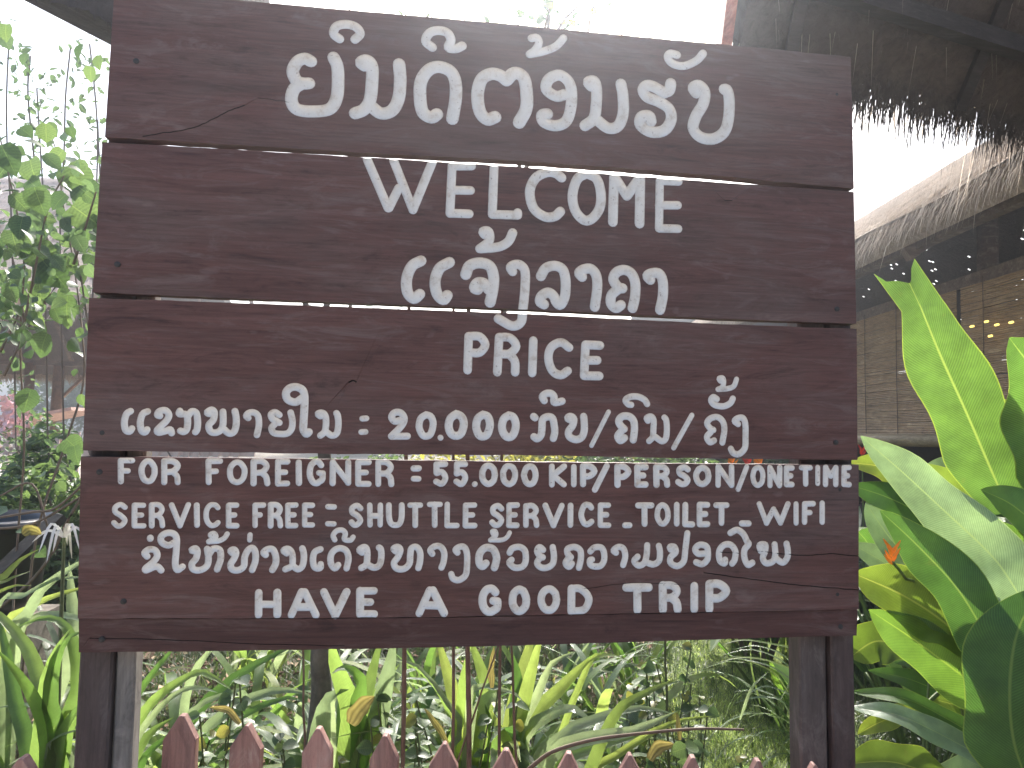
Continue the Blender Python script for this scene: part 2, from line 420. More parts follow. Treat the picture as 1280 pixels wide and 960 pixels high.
  [[(858,240),(828,218),(810,250),(830,285),(855,300)],[(835,300),(810,345),(840,380),(890,382),(935,350),(945,290),(935,218)]],
  [[(1080,300),(1055,270),(1055,232),(1110,217),(1155,245),(1160,310),(1145,382)],[(1065,300),(1038,345),(1065,375),(1088,350)]],
 ]),
 (545, 650, 6.4, 31, [
  [[(400,348),(372,372),(347,345),(347,280),(380,233),(420,222),(462,240),(485,300),(478,350),(468,382)]],
 ]),
 (545, 650, 6.4, 19, [[[(460,118),(450,92),(475,92),(480,125),(435,162)],[(435,162),(530,160),(572,135),(590,102)]]]),
 (735, 650, 4.83, 19, [
  [[(15,190),(40,167),(80,167),(98,200),(96,250),(70,280),(20,275),(12,245),(25,240)]],
  [[(170,198),(155,184),(185,163),(215,175),(226,220),(213,272)]],
  [[(300,222),(280,248),(305,275),(340,260),(355,210),(358,153)],[(350,255),(395,268),(430,245),(435,190),(428,157)]],
  [[(500,178),(495,163),(522,163),(530,195),(500,225),(500,260),(540,278),(578,250),(588,180),(600,80)]],
  [[(705,203),(665,203),(647,175),(675,150),(715,160),(725,200),(720,240),(690,266),(653,255)]],
  [[(828,240),(825,262),(797,245),(792,190),(820,152),(862,150),(890,190),(885,240),(870,263)]],
  [[(860,78),(900,60),(938,85),(960,130),(970,145),(945,180),(945,230),(965,270),(992,258)]],
  [[(1042,185),(1036,152),(1070,150),(1068,190),(1055,230),(1075,260),(1115,250),(1130,210),(1126,147)],[(1130,230),(1175,256),(1203,225),(1205,180),(1198,143)]],
 ]),
]
def _arc(cx, cy, rx, ry, a0, a1, n=14):
    return [(cx + rx * math.cos(R(a0 + (a1 - a0) * i / n)), cy - ry * math.sin(R(a0 + (a1 - a0) * i / n))) for i in range(n + 1)]
LAT = {
 'F': [[(0,0),(0,1)],[(0,0),(1,0)],[(0,.48),(.62,.48)]],
 'O': [_arc(.5,.5,.5,.5,0,360,20)],
 'R': [[(0,0),(0,1)],[(0,0),(.6,0),(.92,.22),(.62,.48),(.1,.52)],[(.55,.5),(.88,.7),(.95,1)]],
 'E': [[(0,0),(0,1)],[(0,0),(1,0)],[(0,.48),(.75,.48)],[(0,1),(1,1)]],
 'I': [[(.5,0),(.5,1)]],
 'G': [_arc(.5,.5,.5,.5,42,300,14)+[(.98,.82),(1,.55)], [(1,.55),(.72,.52)]],
 'N': [[(0,1),(0,0)],[(0,0),(1,1)],[(1,1),(1,0)]],
 '=': [[(0,0),(1,0)],[(0,1),(1,1)]],
 '5': [[(.95,0),(.08,0)],[(.08,0),(.06,.44)],[(.06,.46),(.6,.4),(.98,.68),(.6,1),(.02,.88)]],
 '.': [[(0,0),(1,1)]],
 '0': [_arc(.5,.5,.5,.5,0,360,20)],
 'K': [[(0,0),(0,1)],[(1,0),(.08,.52)],[(.15,.5),(1,1)]],
 'P': [[(0,0),(0,1)],[(0,0),(.6,0),(1,.27),(.6,.55),(.1,.56)]],
 '/': [[(1,0),(0,1)]],
 'S': [[(.97,.14),(.6,0),(.12,.12),(.14,.36),(.6,.52),(.95,.75),(.68,.97),(.3,1),(.0,.86)]],
 'T': [[(0,0),(1,0)],[(.5,0),(.5,1)]],
 'M': [[(0,1),(0,0)],[(0,0),(.5,.5)],[(.5,.5),(1,0)],[(1,0),(1,1)]],
 'V': [[(0,0),(.5,1)],[(.5,1),(1,0)]],
 'C': [_arc(.52,.5,.5,.5,45,315,14)],
 'H': [[(0,0),(0,1)],[(1,0),(1,1)],[(0,.54),(1,.54)]],
 'U': [[(0,0),(0,.6),(.15,.92),(.5,1),(.85,.92),(1,.6),(1,0)]],
 'L': [[(0,0),(0,1)],[(0,1),(1,1)]],
 '_': [[(0,.5),(1,.5)]],
 'W': [[(0,0),(.25,1)],[(.25,1),(.5,.28)],[(.5,.28),(.75,1)],[(.75,1),(1,0)]],
 'A': [[(.42,0),(0,1)],[(.55,0),(1,1)],[(.2,.66),(.8,.66)]],
 'D': [[(0,0),(0,1)],[(0,0),(.5,0),(.9,.25),(1,.55),(.8,.9),(.45,1),(0,1)]],
}
ROW6 = [('F',147,572,169,606),('O',173,572.5,197,605.6),('R',201,572.5,227,607),('F',256.6,572.5,279,607),('O',283,574,309.5,607),('R',313,573,338.5,608),
 ('E',343.5,573,363,608.5),('I',368.5,574,378,607.7),('G',383,573,407,608),('N',412,574,439,607.7),('E',443.8,574,464.5,608.8),('R',468.8,574,493.8,609),
 ('=',513,581.5,527.3,602.5),('5',541,576.4,561,608.8),('5',566.5,576.4,586,609),('.',590,601.5,597,609),('0',599,578,622.5,609),('0',625,578.7,648,609),
 ('0',651.4,579,673.8,609),('K',686,579,709,609.7),('I',713.7,580,721,609),('P',725,579,747,609),('/',740,578.5,762.5,616),('P',768,579.5,789.4,610),
 ('E',793,580,811,609.7),('R',816.7,580,838.8,610),('S',844,580,864.4,609),('O',866.4,581,889.5,609)]
ROW6B = [('N',894.4,580,918,609.7),('/',919,580,936.6,615),('O',937.8,581,957,609.7),('N',959,581,977.7,610),('E',979.7,581.6,993.3,609),
 ('T',998,581,1015.6,608.4),('I',1018.7,581,1025.3,607.7),('M',1028.4,581,1048,608.8),('E',1051.6,581,1064.4,608.8)]
ROW7 = [('S',138.6,627,160,660.8),('E',164.4,628,183,661),('R',185.8,627.5,207,660.8),('V',210.5,627.5,238.6,660.8),('I',241.7,628,250,660),('C',253.4,627,278,660.8),
 ('E',282,628,299,661),('F',315,628,332.5,660.8),('R',334.4,627.5,354.4,660.8),('E',356,628,373,660.8),('E',377,628,394,660),('=',406,630,421,658.4),
 ('S',435.3,628.3,454.4,660),('H',458.6,628,479,660),('U',482.5,628,505.6,660),('T',508.8,628,529,660.5),('T',533,627,553.8,660.3),('L',555.3,627,575,660.8),
 ('E',578.4,628,597,660.8),('S',611.5,628.8,631,660),('E',632.7,628,650,660.5),('R',653.8,628.8,675,660.3),('V',678,628.3,706,660.3),('I',709,628.3,717.5,660),
 ('C',723,627.2,745,659.2),('E',747,628,764.4,660.3),('_',777.8,653,790.6,660.3),('T',794,628.3,818,658.4),('O',818,627.7,838.8,658.4),('I',842.2,627.2,849.5,658.4),
 ('L',853,627.5,869.2,659),('E',871,627.2,888,659),('T',891.7,628,912,657.2),('_',923.8,650,939.4,658.4)]
ROW7B = [('W',945.6,626.4,988,656.9),('I',991.7,626.7,998.3,656.9),('F',1002.2,626.4,1019.5,655.8),('I',1023.8,625.6,1031,655.8)]
ROW9 = [('H',318,736,351.3,773.5),('A',359,735,399.5,774),('V',399.5,735,438,774.5),('E',445,733.8,472.5,773),('A',518.8,733,560,771.8),('G',598,731,627,770.2),
 ('O',635.7,732.3,663,769),('O',671.5,731.5,700.8,768),('D',709.5,731,741,769),('T',778,729.6,815.8,767.6),('R',823.7,727,853,766.8),('I',862.2,727.7,873.7,766.3),('P',881.6,725,912.7,766.3)]

GLYPHS = []                       # each: list of (centre line in photo px, radius px)
for ox, oy, s, r, gl in LAO:
    for g in gl:
        GLYPHS.append([([(ox + x / s, oy + y / s) for x, y in st], r / s) for st in g])
for row, r in ((ROW6, 3.9), (ROW6B, 3.35), (ROW7, 3.65), (ROW7B, 3.4), (ROW9, 5.0)):
    for ch, x0, y0, x1, y1 in row:
        rr = min(r, (x1 - x0) / 2 - 0.01, (y1 - y0) / 2 - 0.01)
        ax, ay, bx, by = x0 + rr, y0 + rr, x1 - rr, y1 - rr
        GLYPHS.append([([(ax + u * (bx - ax) + U(-.25, .25), ay + v * (by - ay) + U(-.25, .25)) for u, v in st], rr * U(.95, 1.05)) for st in LAT[ch]])
# ---------------------------------------------------------------- the sign
M_BOARD = wood_mat('stained_board', (0.100, 0.047, 0.040), (0.116, 0.086, 0.078), 'x', 0.6, 0.55, spec=0.22)
M_BOARD_RED = wood_mat('stained_board_red', (0.090, 0.041, 0.036), (0.10, 0.070, 0.063), 'x', 0.3, 0.55, spec=0.22)
M_POST = wood_mat('stained_post', (0.060, 0.040, 0.037), (0.09, 0.075, 0.070), 'z', 0.5, 0.6)
M_GREYPOST = wood_mat('weathered_post', (0.17, 0.15, 0.13), (0.24, 0.22, 0.20), 'z', 0.6, 0.7)
M_CRACK = plain('crack_dirt', (0.012, 0.010, 0.009), 0.95)  # near-black colour stands in for shade inside the cracks
def paint_mat():
    m, n, l, p = newmat('letter_paint')
    v = coords(n, l, (1, 1, 1))
    g = noise(n, l, v, 38, 6, 0.7, 0.3)
    rg = ramp(n, [(0.30, (0.48, 0.41, 0.34)), (0.45, (0.67, 0.635, 0.585)), (0.7, (0.73, 0.71, 0.67))]); l.new(g, rg.inputs[0])
    g2 = noise(n, l, v, 170, 3, 0.6)
    r2 = ramp(n, [(0.64, (0, 0, 0)), (0.72, (0.75, 0.75, 0.75))]); l.new(g2, r2.inputs[0])
    c = mixc(n, l, r2.outputs[0], rg.outputs[0], (0.25, 0.19, 0.15))
    # browner colour along the rim of the grooves, uneven
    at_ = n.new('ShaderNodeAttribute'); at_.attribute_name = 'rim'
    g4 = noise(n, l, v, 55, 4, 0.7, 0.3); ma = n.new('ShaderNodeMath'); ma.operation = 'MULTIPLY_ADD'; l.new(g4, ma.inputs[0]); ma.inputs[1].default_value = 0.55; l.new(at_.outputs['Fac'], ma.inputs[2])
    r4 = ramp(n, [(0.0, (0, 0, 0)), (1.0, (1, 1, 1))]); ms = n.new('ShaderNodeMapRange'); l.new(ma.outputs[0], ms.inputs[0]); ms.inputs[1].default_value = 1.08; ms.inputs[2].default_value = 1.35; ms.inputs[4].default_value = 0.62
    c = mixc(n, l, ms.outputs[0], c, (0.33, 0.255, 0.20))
    l.new(c, p.inputs['Base Color']); p.inputs['Roughness'].default_value = 0.6
    g3 = noise(n, l, coords(n, l, (1, 6, 4)), 90, 4, 0.7); bump(n, l, g3, p, 0.55, 0.0015)
    return m
M_PAINT = paint_mat()
M_NAIL = plain('nail_head', (0.03, 0.028, 0.028), 0.5)

sign = thing('welcome_sign', 'large dark brown plank sign with white carved Lao and English lettering on two posts', 'sign', (0.75, 0, 0))
TH = 0.026
# plank outlines in photo pixels: top edge left to right, bottom edge left to right
PLANKS = [
 ([(143,-14),(400,9),(620,28),(840,50),(960,61),(1063,72)], [(131,171),(300,181),(440,189.5),(640,200),(780,210),(900,220),(1000,230),(1067,236)], M_BOARD),
 ([(127,177),(300,187),(440,195.5),(640,208),(750,217),(880,226.5),(1000,234.5),(1068,239.5)], [(115,365),(300,373),(500,380.5),(680,388),(900,398.5),(1071,404.5)], M_BOARD),
 ([(112,372.5),(300,379),(500,386.5),(680,393.5),(900,405),(1071,411)], [(104,563),(300,565.5),(440,567.6),(660,569),(880,573),(1072,575)], M_BOARD),
 ([(101,570.5),(300,573),(440,574.5),(660,577.5),(880,580),(1073,581)], [(97,773),(300,773.6),(560,771.5),(700,768.5),(930,764.5),(1073,761.5)], M_BOARD),
 ([(97,774),(300,774.6),(560,772.5),(700,769.5),(930,765.5),(1073,762.5)], [(97,816.5),(280,814.5),(480,811),(660,807),(840,801),(1010,796.5),(1072,795)], M_BOARD_RED),
]
CRACKS = {0: [([(178,170),(205,166),(240,160),(262,151),(285,139),(306,131)], .55), ([(322,122),(345,125),(366,127)], .35)],
          3: [([(946,689),(975,692),(1010,694),(1040,692),(1073,695)], .5), ([(880,716),(940,724),(985,730),(1030,734),(1073,737)], .55),
              ([(900,690),(925,692)], .4), ([(720,738),(790,729),(850,731)], .3)],
          2: [([(436,478),(441,476),(446,478)], .9)], 1: [([(906,251),(916,250)], .5)],
          4: [([(110,799),(220,801),(330,806),(430,808)], .4)]}
NAILS = [[(170,76),(1046,118)], [(146,330),(1047,386)], [(128,541),(1045,553)], [(124,590),(1047,743),(154,752),(1050,612)], [(126,800),(1052,784)]]
def bp(px, py):
    q = on_board(px, py); return Vector((q.x, q.z))
PXM = (on_board(700, 450).x - on_board(600, 450).x) / 100.0        # metres per pixel near the centre
def sdf_strokes(V, segs):
    """per vertex: nearest stroke distance / radius"""
    t = np.full(len(V), 9.0); who = np.full(len(V), -1, dtype=int); rad = np.zeros(len(V))
    for gi, pl, r in segs:
        P = np.array(pl)
        lo = P.min(0) - r * 1.6; hi = P.max(0) + r * 1.6
        idx = np.where((V[:, 0] > lo[0]) & (V[:, 0] < hi[0]) & (V[:, 1] > lo[1]) & (V[:, 1] < hi[1]))[0]
        if not len(idx): continue
        Q = V[idx]; best = np.full(len(idx), 1e9)
        for a, b in zip(P[:-1], P[1:]):
            d = b - a; L = max(d @ d, 1e-12)
            s = np.clip(((Q - a) @ d) / L, 0, 1)
            e = Q - (a + s[:, None] * d)
            best = np.minimum(best, (e * e).sum(1))
        tt = np.sqrt(best) / r
        m = tt < t[idx]
        t[idx[m]] = tt[m]; who[idx[m]] = gi; rad[idx[m]] = r
    return t, who, rad
def carve_plank(pi, top, bot, mat):
    prng = random.Random(40 + pi)
    def edge(pts):
        q = [bp(*p) for p in pts]; out = []
        for a, b in zip(q[:-1], q[1:]):
            m = max(1, int((b - a).length / 0.02))
            for k in range(m): out.append(a.lerp(b, k / m))
        out.append(q[-1]); return out
    T = edge(top); B = edge(bot)
    for i in range(1, len(T) - 1): T[i].y += prng.uniform(-.0005, .0005)
    for i in range(1, len(B) - 1): B[i].y += prng.uniform(-.0006, .0006)
    poly = T + B[::-1]
    ys = [p.y for p in poly]; ylo, yhi = min(ys) - .02, max(ys) + .02
    segs = []
    for gi, g in enumerate(GLYPHS):
        for pl, r in g:
            pts = pl if len(pl) == 2 else catmull([(x, y, 0) for x, y in pl], None, 5)
            q = [bp(p[0], p[1]) for p in pts]
            if len(q) == 2:
                m = max(2, int((q[1] - q[0]).length / 0.012)); q = [q[0].lerp(q[1], k / m) for k in range(m + 1)]
            loc = PXM
            c = pl[len(pl) // 2]; loc = (bp(c[0] + 5, c[1]) - bp(c[0] - 5, c[1])).length / 10
            if max(p.y for p in q) + r * loc < ylo or min(p.y for p in q) - r * loc > yhi: continue
            segs.append((gi, [(p.x, p.y) for p in q], r * loc))
    for pl, r in CRACKS.get(pi, []):
        pts = catmull([(x, y, 0) for x, y in pl], None, 5) if len(pl) > 2 else [(pl[0][0], pl[0][1], 0), (pl[1][0], pl[1][1], 0)]
        q = [bp(p[0] + prng.uniform(-.6, .6), p[1] + prng.uniform(-.5, .5)) for p in pts]
        segs.append((10000, [(p.x, p.y) for p in q], r * PXM))
    verts = [tuple(p) for p in poly]; n0 = len(verts)
    edges = [(i, (i + 1) % n0) for i in range(n0)]
    def add_loop(pts, closed=True):
        b = len(verts); verts.extend(pts)
        for i in range(len(pts) - (0 if closed else 1)): edges.append((b + i, b + (i + 1) % len(pts)))
    for gi, pl, r in segs:
        P = [Vector(p) for p in pl]
        if (P[0] - P[-1]).length < 1e-6 and len(P) > 4: closed = True; P = P[:-1]
        else: closed = False
        nrm = []
        for i in range(len(P)):
            a = P[i - 1] if (i > 0 or closed) else P[i]; b = P[(i + 1) % len(P)] if (i < len(P) - 1 or closed) else P[i]
            d = (b - a); d = d.normalized() if d.length > 1e-9 else Vector((1, 0)); nrm.append(Vector((-d.y, d.x)))
        levels = (1.0, 0.80, 0.5) if gi < 10000 else (1.0,)
        if gi < 10000 and r < 0.0075: levels = (1.0, 0.72)
        for k in levels:
            L = [p + q * r * k for p, q in zip(P, nrm)]; Rr = [p - q * r * k for p, q in zip(P, nrm)]
            if closed: add_loop([tuple(p) for p in L]); add_loop([tuple(p) for p in Rr])
            else:
                d1 = Vector((nrm[-1].y, -nrm[-1].x)); d0 = Vector((-nrm[0].y, nrm[0].x))
                m = 6 if gi < 10000 else 1
                capE = [P[-1] + (nrm[-1] * math.cos(a) + d1 * math.sin(a)) * r * k for a in [math.pi * j / m for j in range(1, m)]]
                capS = [P[0] + (-nrm[0] * math.cos(a) + d0 * math.sin(a)) * r * k for a in [math.pi * j / m for j in range(1, m)]]
                add_loop([tuple(p) for p in L + capE + Rr[::-1] + capS])
        add_loop([tuple(p) for p in P], closed)
    V, E, F, _, _, _ = delaunay_2d_cdt([Vector(v) for v in verts], edges, [], 0, 1e-5, False)
    V = np.array([(v.x, v.y) for v in V])
    F = np.array([f for f in F if len(f) == 3])
    # inside test against the plank outline
    cen = V[F].mean(1)
    Tx = np.array([(p.x, p.y) for p in T]); Bx = np.array([(p.x, p.y) for p in B])
    def inside(q, eps=0):
        tl, bl, tr_, br_ = Tx[0], Bx[0], Tx[-1], Bx[-1]
        yt = np.interp(q[:, 0], Tx[:, 0], Tx[:, 1]); yb = np.interp(q[:, 0], Bx[:, 0], Bx[:, 1])
        f = (q[:, 1] - bl[1]) / (tl[1] - bl[1]); xl = bl[0] + f * (tl[0] - bl[0])
        f = (q[:, 1] - br_[1]) / (tr_[1] - br_[1]); xr = br_[0] + f * (tr_[0] - br_[0])
        return (q[:, 1] < yt + eps) & (q[:, 1] > yb - eps) & (q[:, 0] > xl - eps) & (q[:, 0] < xr + eps)
    F = F[inside(cen)]; cen = V[F].mean(1)
    tv, wv, rv = sdf_strokes(V, segs)
    tc_, wc, rc = sdf_strokes(cen, segs)
    depth = np.where(tv < 0.985, np.where(wv >= 10000, 0.003, np.minimum(0.0040, 0.0014 + rv * 0.26)) * (1 - np.clip(tv, 0, 1) ** 4) , 0.0)
    letf = np.where(tc_ < 1.0, wc, -1)
    # orientation
    a = V[F]; area = (a[:, 1, 0] - a[:, 0, 0]) * (a[:, 2, 1] - a[:, 0, 1]) - (a[:, 1, 1] - a[:, 0, 1]) * (a[:, 2, 0] - a[:, 0, 0])
    F[area < 0] = F[area < 0][:, ::-1]
    yoff = [0.0, 0.0012, -0.0008, 0.0005, 0.003][pi]
    warp = lambda x: 0.0015 * math.sin(x * 3.1 + pi * 2.0)
    P3 = np.stack([V[:, 0], depth + yoff + np.array([warp(x) for x in V[:, 0]]), V[:, 1]], 1)
    # plank body: uncarved front, sides, back
    mb = MB(); used = {}
    def vid(i):
        if i not in used: used[i] = len(mb.v); mb.v.append(tuple(P3[i])); mb.uv.append((0, 0))
        return used[i]
    for f in F[(letf < 0) | (letf >= 10000)]: 
        mb.f.append(tuple(vid(int(i)) for i in f)); mb.mi.append(0)
    cr = np.where(letf >= 10000)[0]
    k = 0
    for j, f in enumerate(F[(letf < 0) | (letf >= 10000)]): pass
    sel = letf[(letf < 0) | (letf >= 10000)]
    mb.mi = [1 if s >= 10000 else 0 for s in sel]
    # outer boundary of the whole front
    cnt = {}
    for f in F:
        for u, v in ((f[0], f[1]), (f[1], f[2]), (f[2], f[0])):
            cnt[(int(u), int(v))] = 1
    bnd = [e for e in cnt if (e[1], e[0]) not in cnt]
    bb = {}
    def bid(i):
        if i not in bb: bb[i] = len(mb.v); mb.v.append((P3[i][0], TH + yoff, P3[i][2])); mb.uv.append((0, 0))
        return bb[i]
    ff = {}
    def fid(i):
        if i not in ff: ff[i] = len(mb.v); mb.v.append(tuple(P3[i])); mb.uv.append((0, 0))
        return ff[i]
    for u, v in bnd:
        mb.f.append((fid(v), fid(u), bid(u), bid(v))); mb.mi.append(0)
    q = [Tx[0], Tx[-1], Bx[-1], Bx[0]]
    nb = len(mb.v)
    # back face from the outline polygon
    outline = list(T) + list(B[::-1])
    for p in outline: mb.v.append((p.x, TH + yoff, p.y)); mb.uv.append((0, 0))
    nT, nB = len(T), len(B)
    mb.f.append(tuple(range(nb, nb + len(outline)))); mb.mi.append(0)
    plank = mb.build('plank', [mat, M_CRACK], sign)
    if pi == 4: plank["label"] = 'narrow reddish bottom plank with no lettering'
    # letters carved into it
    for gi in sorted(set(int(x) for x in letf if 0 <= x < 10000)):
        fs = F[letf == gi]; ids = np.unique(fs); mp = {int(i): k for k, i in enumerate(ids)}
        lb = MB(); lb.add([tuple(P3[i]) for i in ids], [tuple(mp[int(i)] for i in f) for f in fs])
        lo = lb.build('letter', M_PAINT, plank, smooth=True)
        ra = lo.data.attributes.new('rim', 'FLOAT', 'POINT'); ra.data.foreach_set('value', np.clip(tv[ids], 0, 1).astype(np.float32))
    # nail heads
    for (px, py) in NAILS[pi]:
        c = on_board(px, py, -0.001); nb_ = MB(); rr = 0.0055
        vs = [(c.x + rr * math.cos(a), c.y + yoff, c.z + rr * math.sin(a)) for a in [2 * math.pi * k / 10 for k in range(10)]]
        nb_.add(vs + [(x, y + .004, z) for x, y, z in vs] + [(c.x, c.y + yoff - .0012, c.z)],
                [(k, (k + 1) % 10, 10 + (k + 1) % 10, 10 + k) for k in range(10)] + [(20, (k + 1) % 10, k) for k in range(10)])
        nb_.build('nail_head', M_NAIL, plank)
for i, (t_, b_, m_) in enumerate(PLANKS): carve_plank(i, t_, b_, m_)

def post(x0, x1, y0, y1, ztop, mat, name, bev=0.004, seed=1):
    rg = random.Random(seed); mb = MB(); n = 26
    ring = [(x0 + bev, y0), (x1 - bev, y0), (x1, y0 + bev), (x1, y1 - bev), (x1 - bev, y1), (x0 + bev, y1), (x0, y1 - bev), (x0, y0 + bev)]
    vs = []
    for i in range(n + 1):
        z = -0.2 + (ztop + 0.2) * i / n
        dx = 0.0012 * math.sin(z * 7 + seed); 
        vs += [(x + dx + rg.uniform(-.0006, .0006), y, z) for x, y in ring]
    fs = [(i * 8 + k, i * 8 + (k + 1) % 8, (i + 1) * 8 + (k + 1) % 8, (i + 1) * 8 + k) for i in range(n) for k in range(8)]
    fs.append(tuple(n * 8 + k for k in range(8)))
    mb.add(vs, fs); return mb.build(name, mat, sign)
PY = TH + 0.005
xa = on_board(96, 860, PY).x; xb = on_board(138, 860, PY).x
post(xa, xb, PY, PY + 0.07, Z0 + 1.20, M_POST, 'post', seed=1)
xc = on_board(139, 860, PY + .0).x; xd = on_board(162, 860, PY).x
post(xb + 0.002, xd + 0.004, PY + 0.012, PY + 0.05, Z0 + 1.18, M_GREYPOST, 'batten', seed=2)["label"] = 'narrow weathered grey batten beside the left post'
xa = on_board(1040, 860, PY).x; xb = on_board(1069, 860, PY).x
post(xa, xb, PY, PY + 0.07, Z0 + 1.15, M_POST, 'post', seed=3)
xc = on_board(1001, 860, PY + .01).x
post(xc, xa - 0.002, PY + 0.012, PY + 0.06, Z0 + 1.14, wood_mat('weathered_batten', (0.085, 0.066, 0.060), (0.14, 0.12, 0.11), 'z', 0.7, 0.6), 'batten', seed=4)
# ---------------------------------------------------------------- ground
def ground_mat():
    m, n, l, p = newmat('garden_soil')
    v = coords(n, l, (1, 1, 1))
    a = noise(n, l, v, 0.55, 6, 0.6, 0.5); b = noise(n, l, v, 9, 8, 0.7, 0.3); c0 = noise(n, l, v, 60, 4, 0.7)
    r1 = ramp(n, [(0.3, (0.07, 0.052, 0.038)), (0.55, (0.14, 0.11, 0.08)), (0.75, (0.22, 0.18, 0.135))]); l.new(b, r1.inputs[0])
    r2 = ramp(n, [(0.42, (0, 0, 0)), (0.6, (0.75, 0.75, 0.75))]); l.new(a, r2.inputs[0])
    c = mixc(n, l, r2.outputs[0], r1.outputs[0], (0.33, 0.285, 0.225))
    r3 = ramp(n, [(0.3, (0.6, 0.6, 0.6)), (0.7, (1.25, 1.25, 1.25))]); l.new(c0, r3.inputs[0])
    c = mixc(n, l, 0.7, c, r3.outputs[0], 'MULTIPLY')
    l.new(c, p.inputs['Base Color']); p.inputs['Roughness'].default_value = 0.95
    bump(n, l, b, p, 0.8, 0.03); return m
mb = MB()
xs = [-900, -200, -60, -25] + [-12 + i * 0.5 for i in range(49)] + [25, 60, 200, 900]
ys = [-900, -200, -40, -12] + [-6 + i * 0.5 for i in range(45)] + [30, 60, 200, 1200]
rg = random.Random(3)
for y in ys:
    for x in xs:
        inner = -12 <= x <= 12 and 0.5 <= y <= 16
        mb.v.append((x, y, rg.uniform(-.03, .03) if inner else 0.0)); mb.uv.append((0, 0))
nx = len(xs)
for j in range(len(ys) - 1):
    for i in range(nx - 1): mb.f.append((j * nx + i, j * nx + i + 1, (j + 1) * nx + i + 1, (j + 1) * nx + i)); mb.mi.append(0)
g = mb.build('ground', ground_mat(), smooth=True, org=(0, 0, 0)); tag(g, 'bare brown garden soil with dry patches under the plants', 'ground', kind='structure')
# unseen pale ground added before the sign for bounce light; sandy yard beyond garden
M_SAND = plain('pale_sand', (0.46, 0.40, 0.33), 0.95, 0.18, 5, 0.01)
def sheet(name, pts, z, mat, label, cat):
    mb = MB(); mb.add([(p.x, p.y, z) for p in pts], [tuple(range(len(pts)))])
    o = mb.build(name, mat, org=(0, 0, 0)); return tag(o, label, cat, kind='structure')
sheet('path', [Vector((-14, -14, 0)), Vector((14, -14, 0)), Vector((14, -0.25, 0)), Vector((-14, -0.25, 0))], 0.05, M_SAND, 'pale sandy path in front of the sign', 'path')
sheet('lawn', [W(.55, 2.0, 0), W(1.6, 2.0, 0), W(2.3, 4.5, 0), W(3.2, 8.5, 0), W(1.6, 8.5, 0), W(1.0, 4.5, 0)], 0.05, plain('lawn_turf', (0.15, 0.185, 0.075), 0.95, 0.3, 30, 0.01), 'short turf under the grass between the lilies and the right post', 'lawn')
sheet('yard', [W(-12, 7.5, 0), W(-.6, 7.5, 0), W(-.6, 26, 0), W(-22, 26, 0)], 0.055, M_SAND, 'pale sunlit yard beyond the plants on the left', 'yard')
# far low hill
mb = MB(); rg = random.Random(9); n = 90
vs = []
for i in range(n + 1):
    a = -1.35 + 2.7 * i / n
    for k, (d, f) in enumerate(((210, 0), (250, .55), (300, 1.0), (380, .9))):
        h = 13 + 7 * math.sin(i * .17) + 4 * math.sin(i * .43 + 1) + rg.uniform(-1, 1)
        p = W(math.sin(a) * d, math.cos(a) * d, h * f + rg.uniform(-.6, .6) * (k > 0)); vs.append(p)
fs = [(i * 4 + k, (i + 1) * 4 + k, (i + 1) * 4 + k + 1, i * 4 + k + 1) for i in range(n) for k in range(3)]
mb.add(vs, fs); h = mb.build('hills', plain('hill_green', (0.10, 0.13, 0.075), 1, 0.3, 0.05, 0.5), smooth=True, org=(0, 0, 0)); tag(h, 'low wooded hills on the horizon', 'hills', kind='structure')

# ---------------------------------------------------------------- picket fence
M_PICK = wood_mat('picket_paint', (0.31, 0.155, 0.125), (0.31, 0.22, 0.18), 'z', 0.45, 0.62, 0.6)
M_PICKTOP = wood_mat('picket_end_grain', (0.25, 0.13, 0.11), (0.30, 0.20, 0.17), 'z', 0.5, 0.7, 0.6)
fence = thing('picket_fence', 'low picket fence with pointed red brown slats running under and past the sign', 'fence', (0.7, 0.06, 0))
pk = [(30, 945, 46), (129, 897, 36), (228, 893, 37), (310, 905, 36), (398, 909, 34), (481, 918, 34), (556, 928, 34), (632, 936, 35), (710, 940, 34), (787, 942, 34), (865, 945, 33), (946, 949, 32), (1017, 954, 33), (1290, 957, 30)]
def fence_y(px): return 0.125 - 0.20 * (px - 129) / 886.0
pm_cache = []
for v in range(3):
    rg = random.Random(60 + v); w = 0.029; t = 0.009; hh = 0.044
    out = [(-w + rg.uniform(-.001, .001), -1.0), (w, -1.0), (w + rg.uniform(-.001, .001), -hh), (w * .15 + rg.uniform(-.002, .002), -.001), (0, 0), (-w * .12, -.0012), (-w, -hh + rg.uniform(-.003, .003))]
    mb = MB(); n = len(out)
    b = 0.0016
    inn = [(x * .93, min(z, -.0025) if z > -.01 else z + (0.002 if z < -.5 else -.001)) for x, z in out]
    vs = [(x, -t, z) for x, z in inn] + [(x, -t + b, z) for x, z in out] + [(x, t, z) for x, z in out]
    fs = [tuple(range(n))] + [(k, n + k, n + (k + 1) % n, (k + 1) % n) for k in range(n)] + [(n + k, 2 * n + k, 2 * n + (k + 1) % n, n + (k + 1) % n) for k in range(n)] + [tuple(2 * n + k for k in range(n - 1, -1, -1))]
    fs = [tuple(reversed(f)) for f in fs]
    mb.add(vs, fs)
    mi = [0] + [0] * n + [1 if 2 <= k <= 5 else 0 for k in range(n)] + [0]
    mb.mi = mi
    me = bpy.data.meshes.new('picket'); me.from_pydata([tuple(p) for p in mb.v], [], mb.f); me.materials.append(M_PICK); me.materials.append(M_PICKTOP)
    me.polygons.foreach_set('material_index', mi); me.update(); pm_cache.append(me)
fang = math.atan2(-0.20, on_board(1015, 900).x - on_board(129, 900).x)
rg = random.Random(5)
fx = []
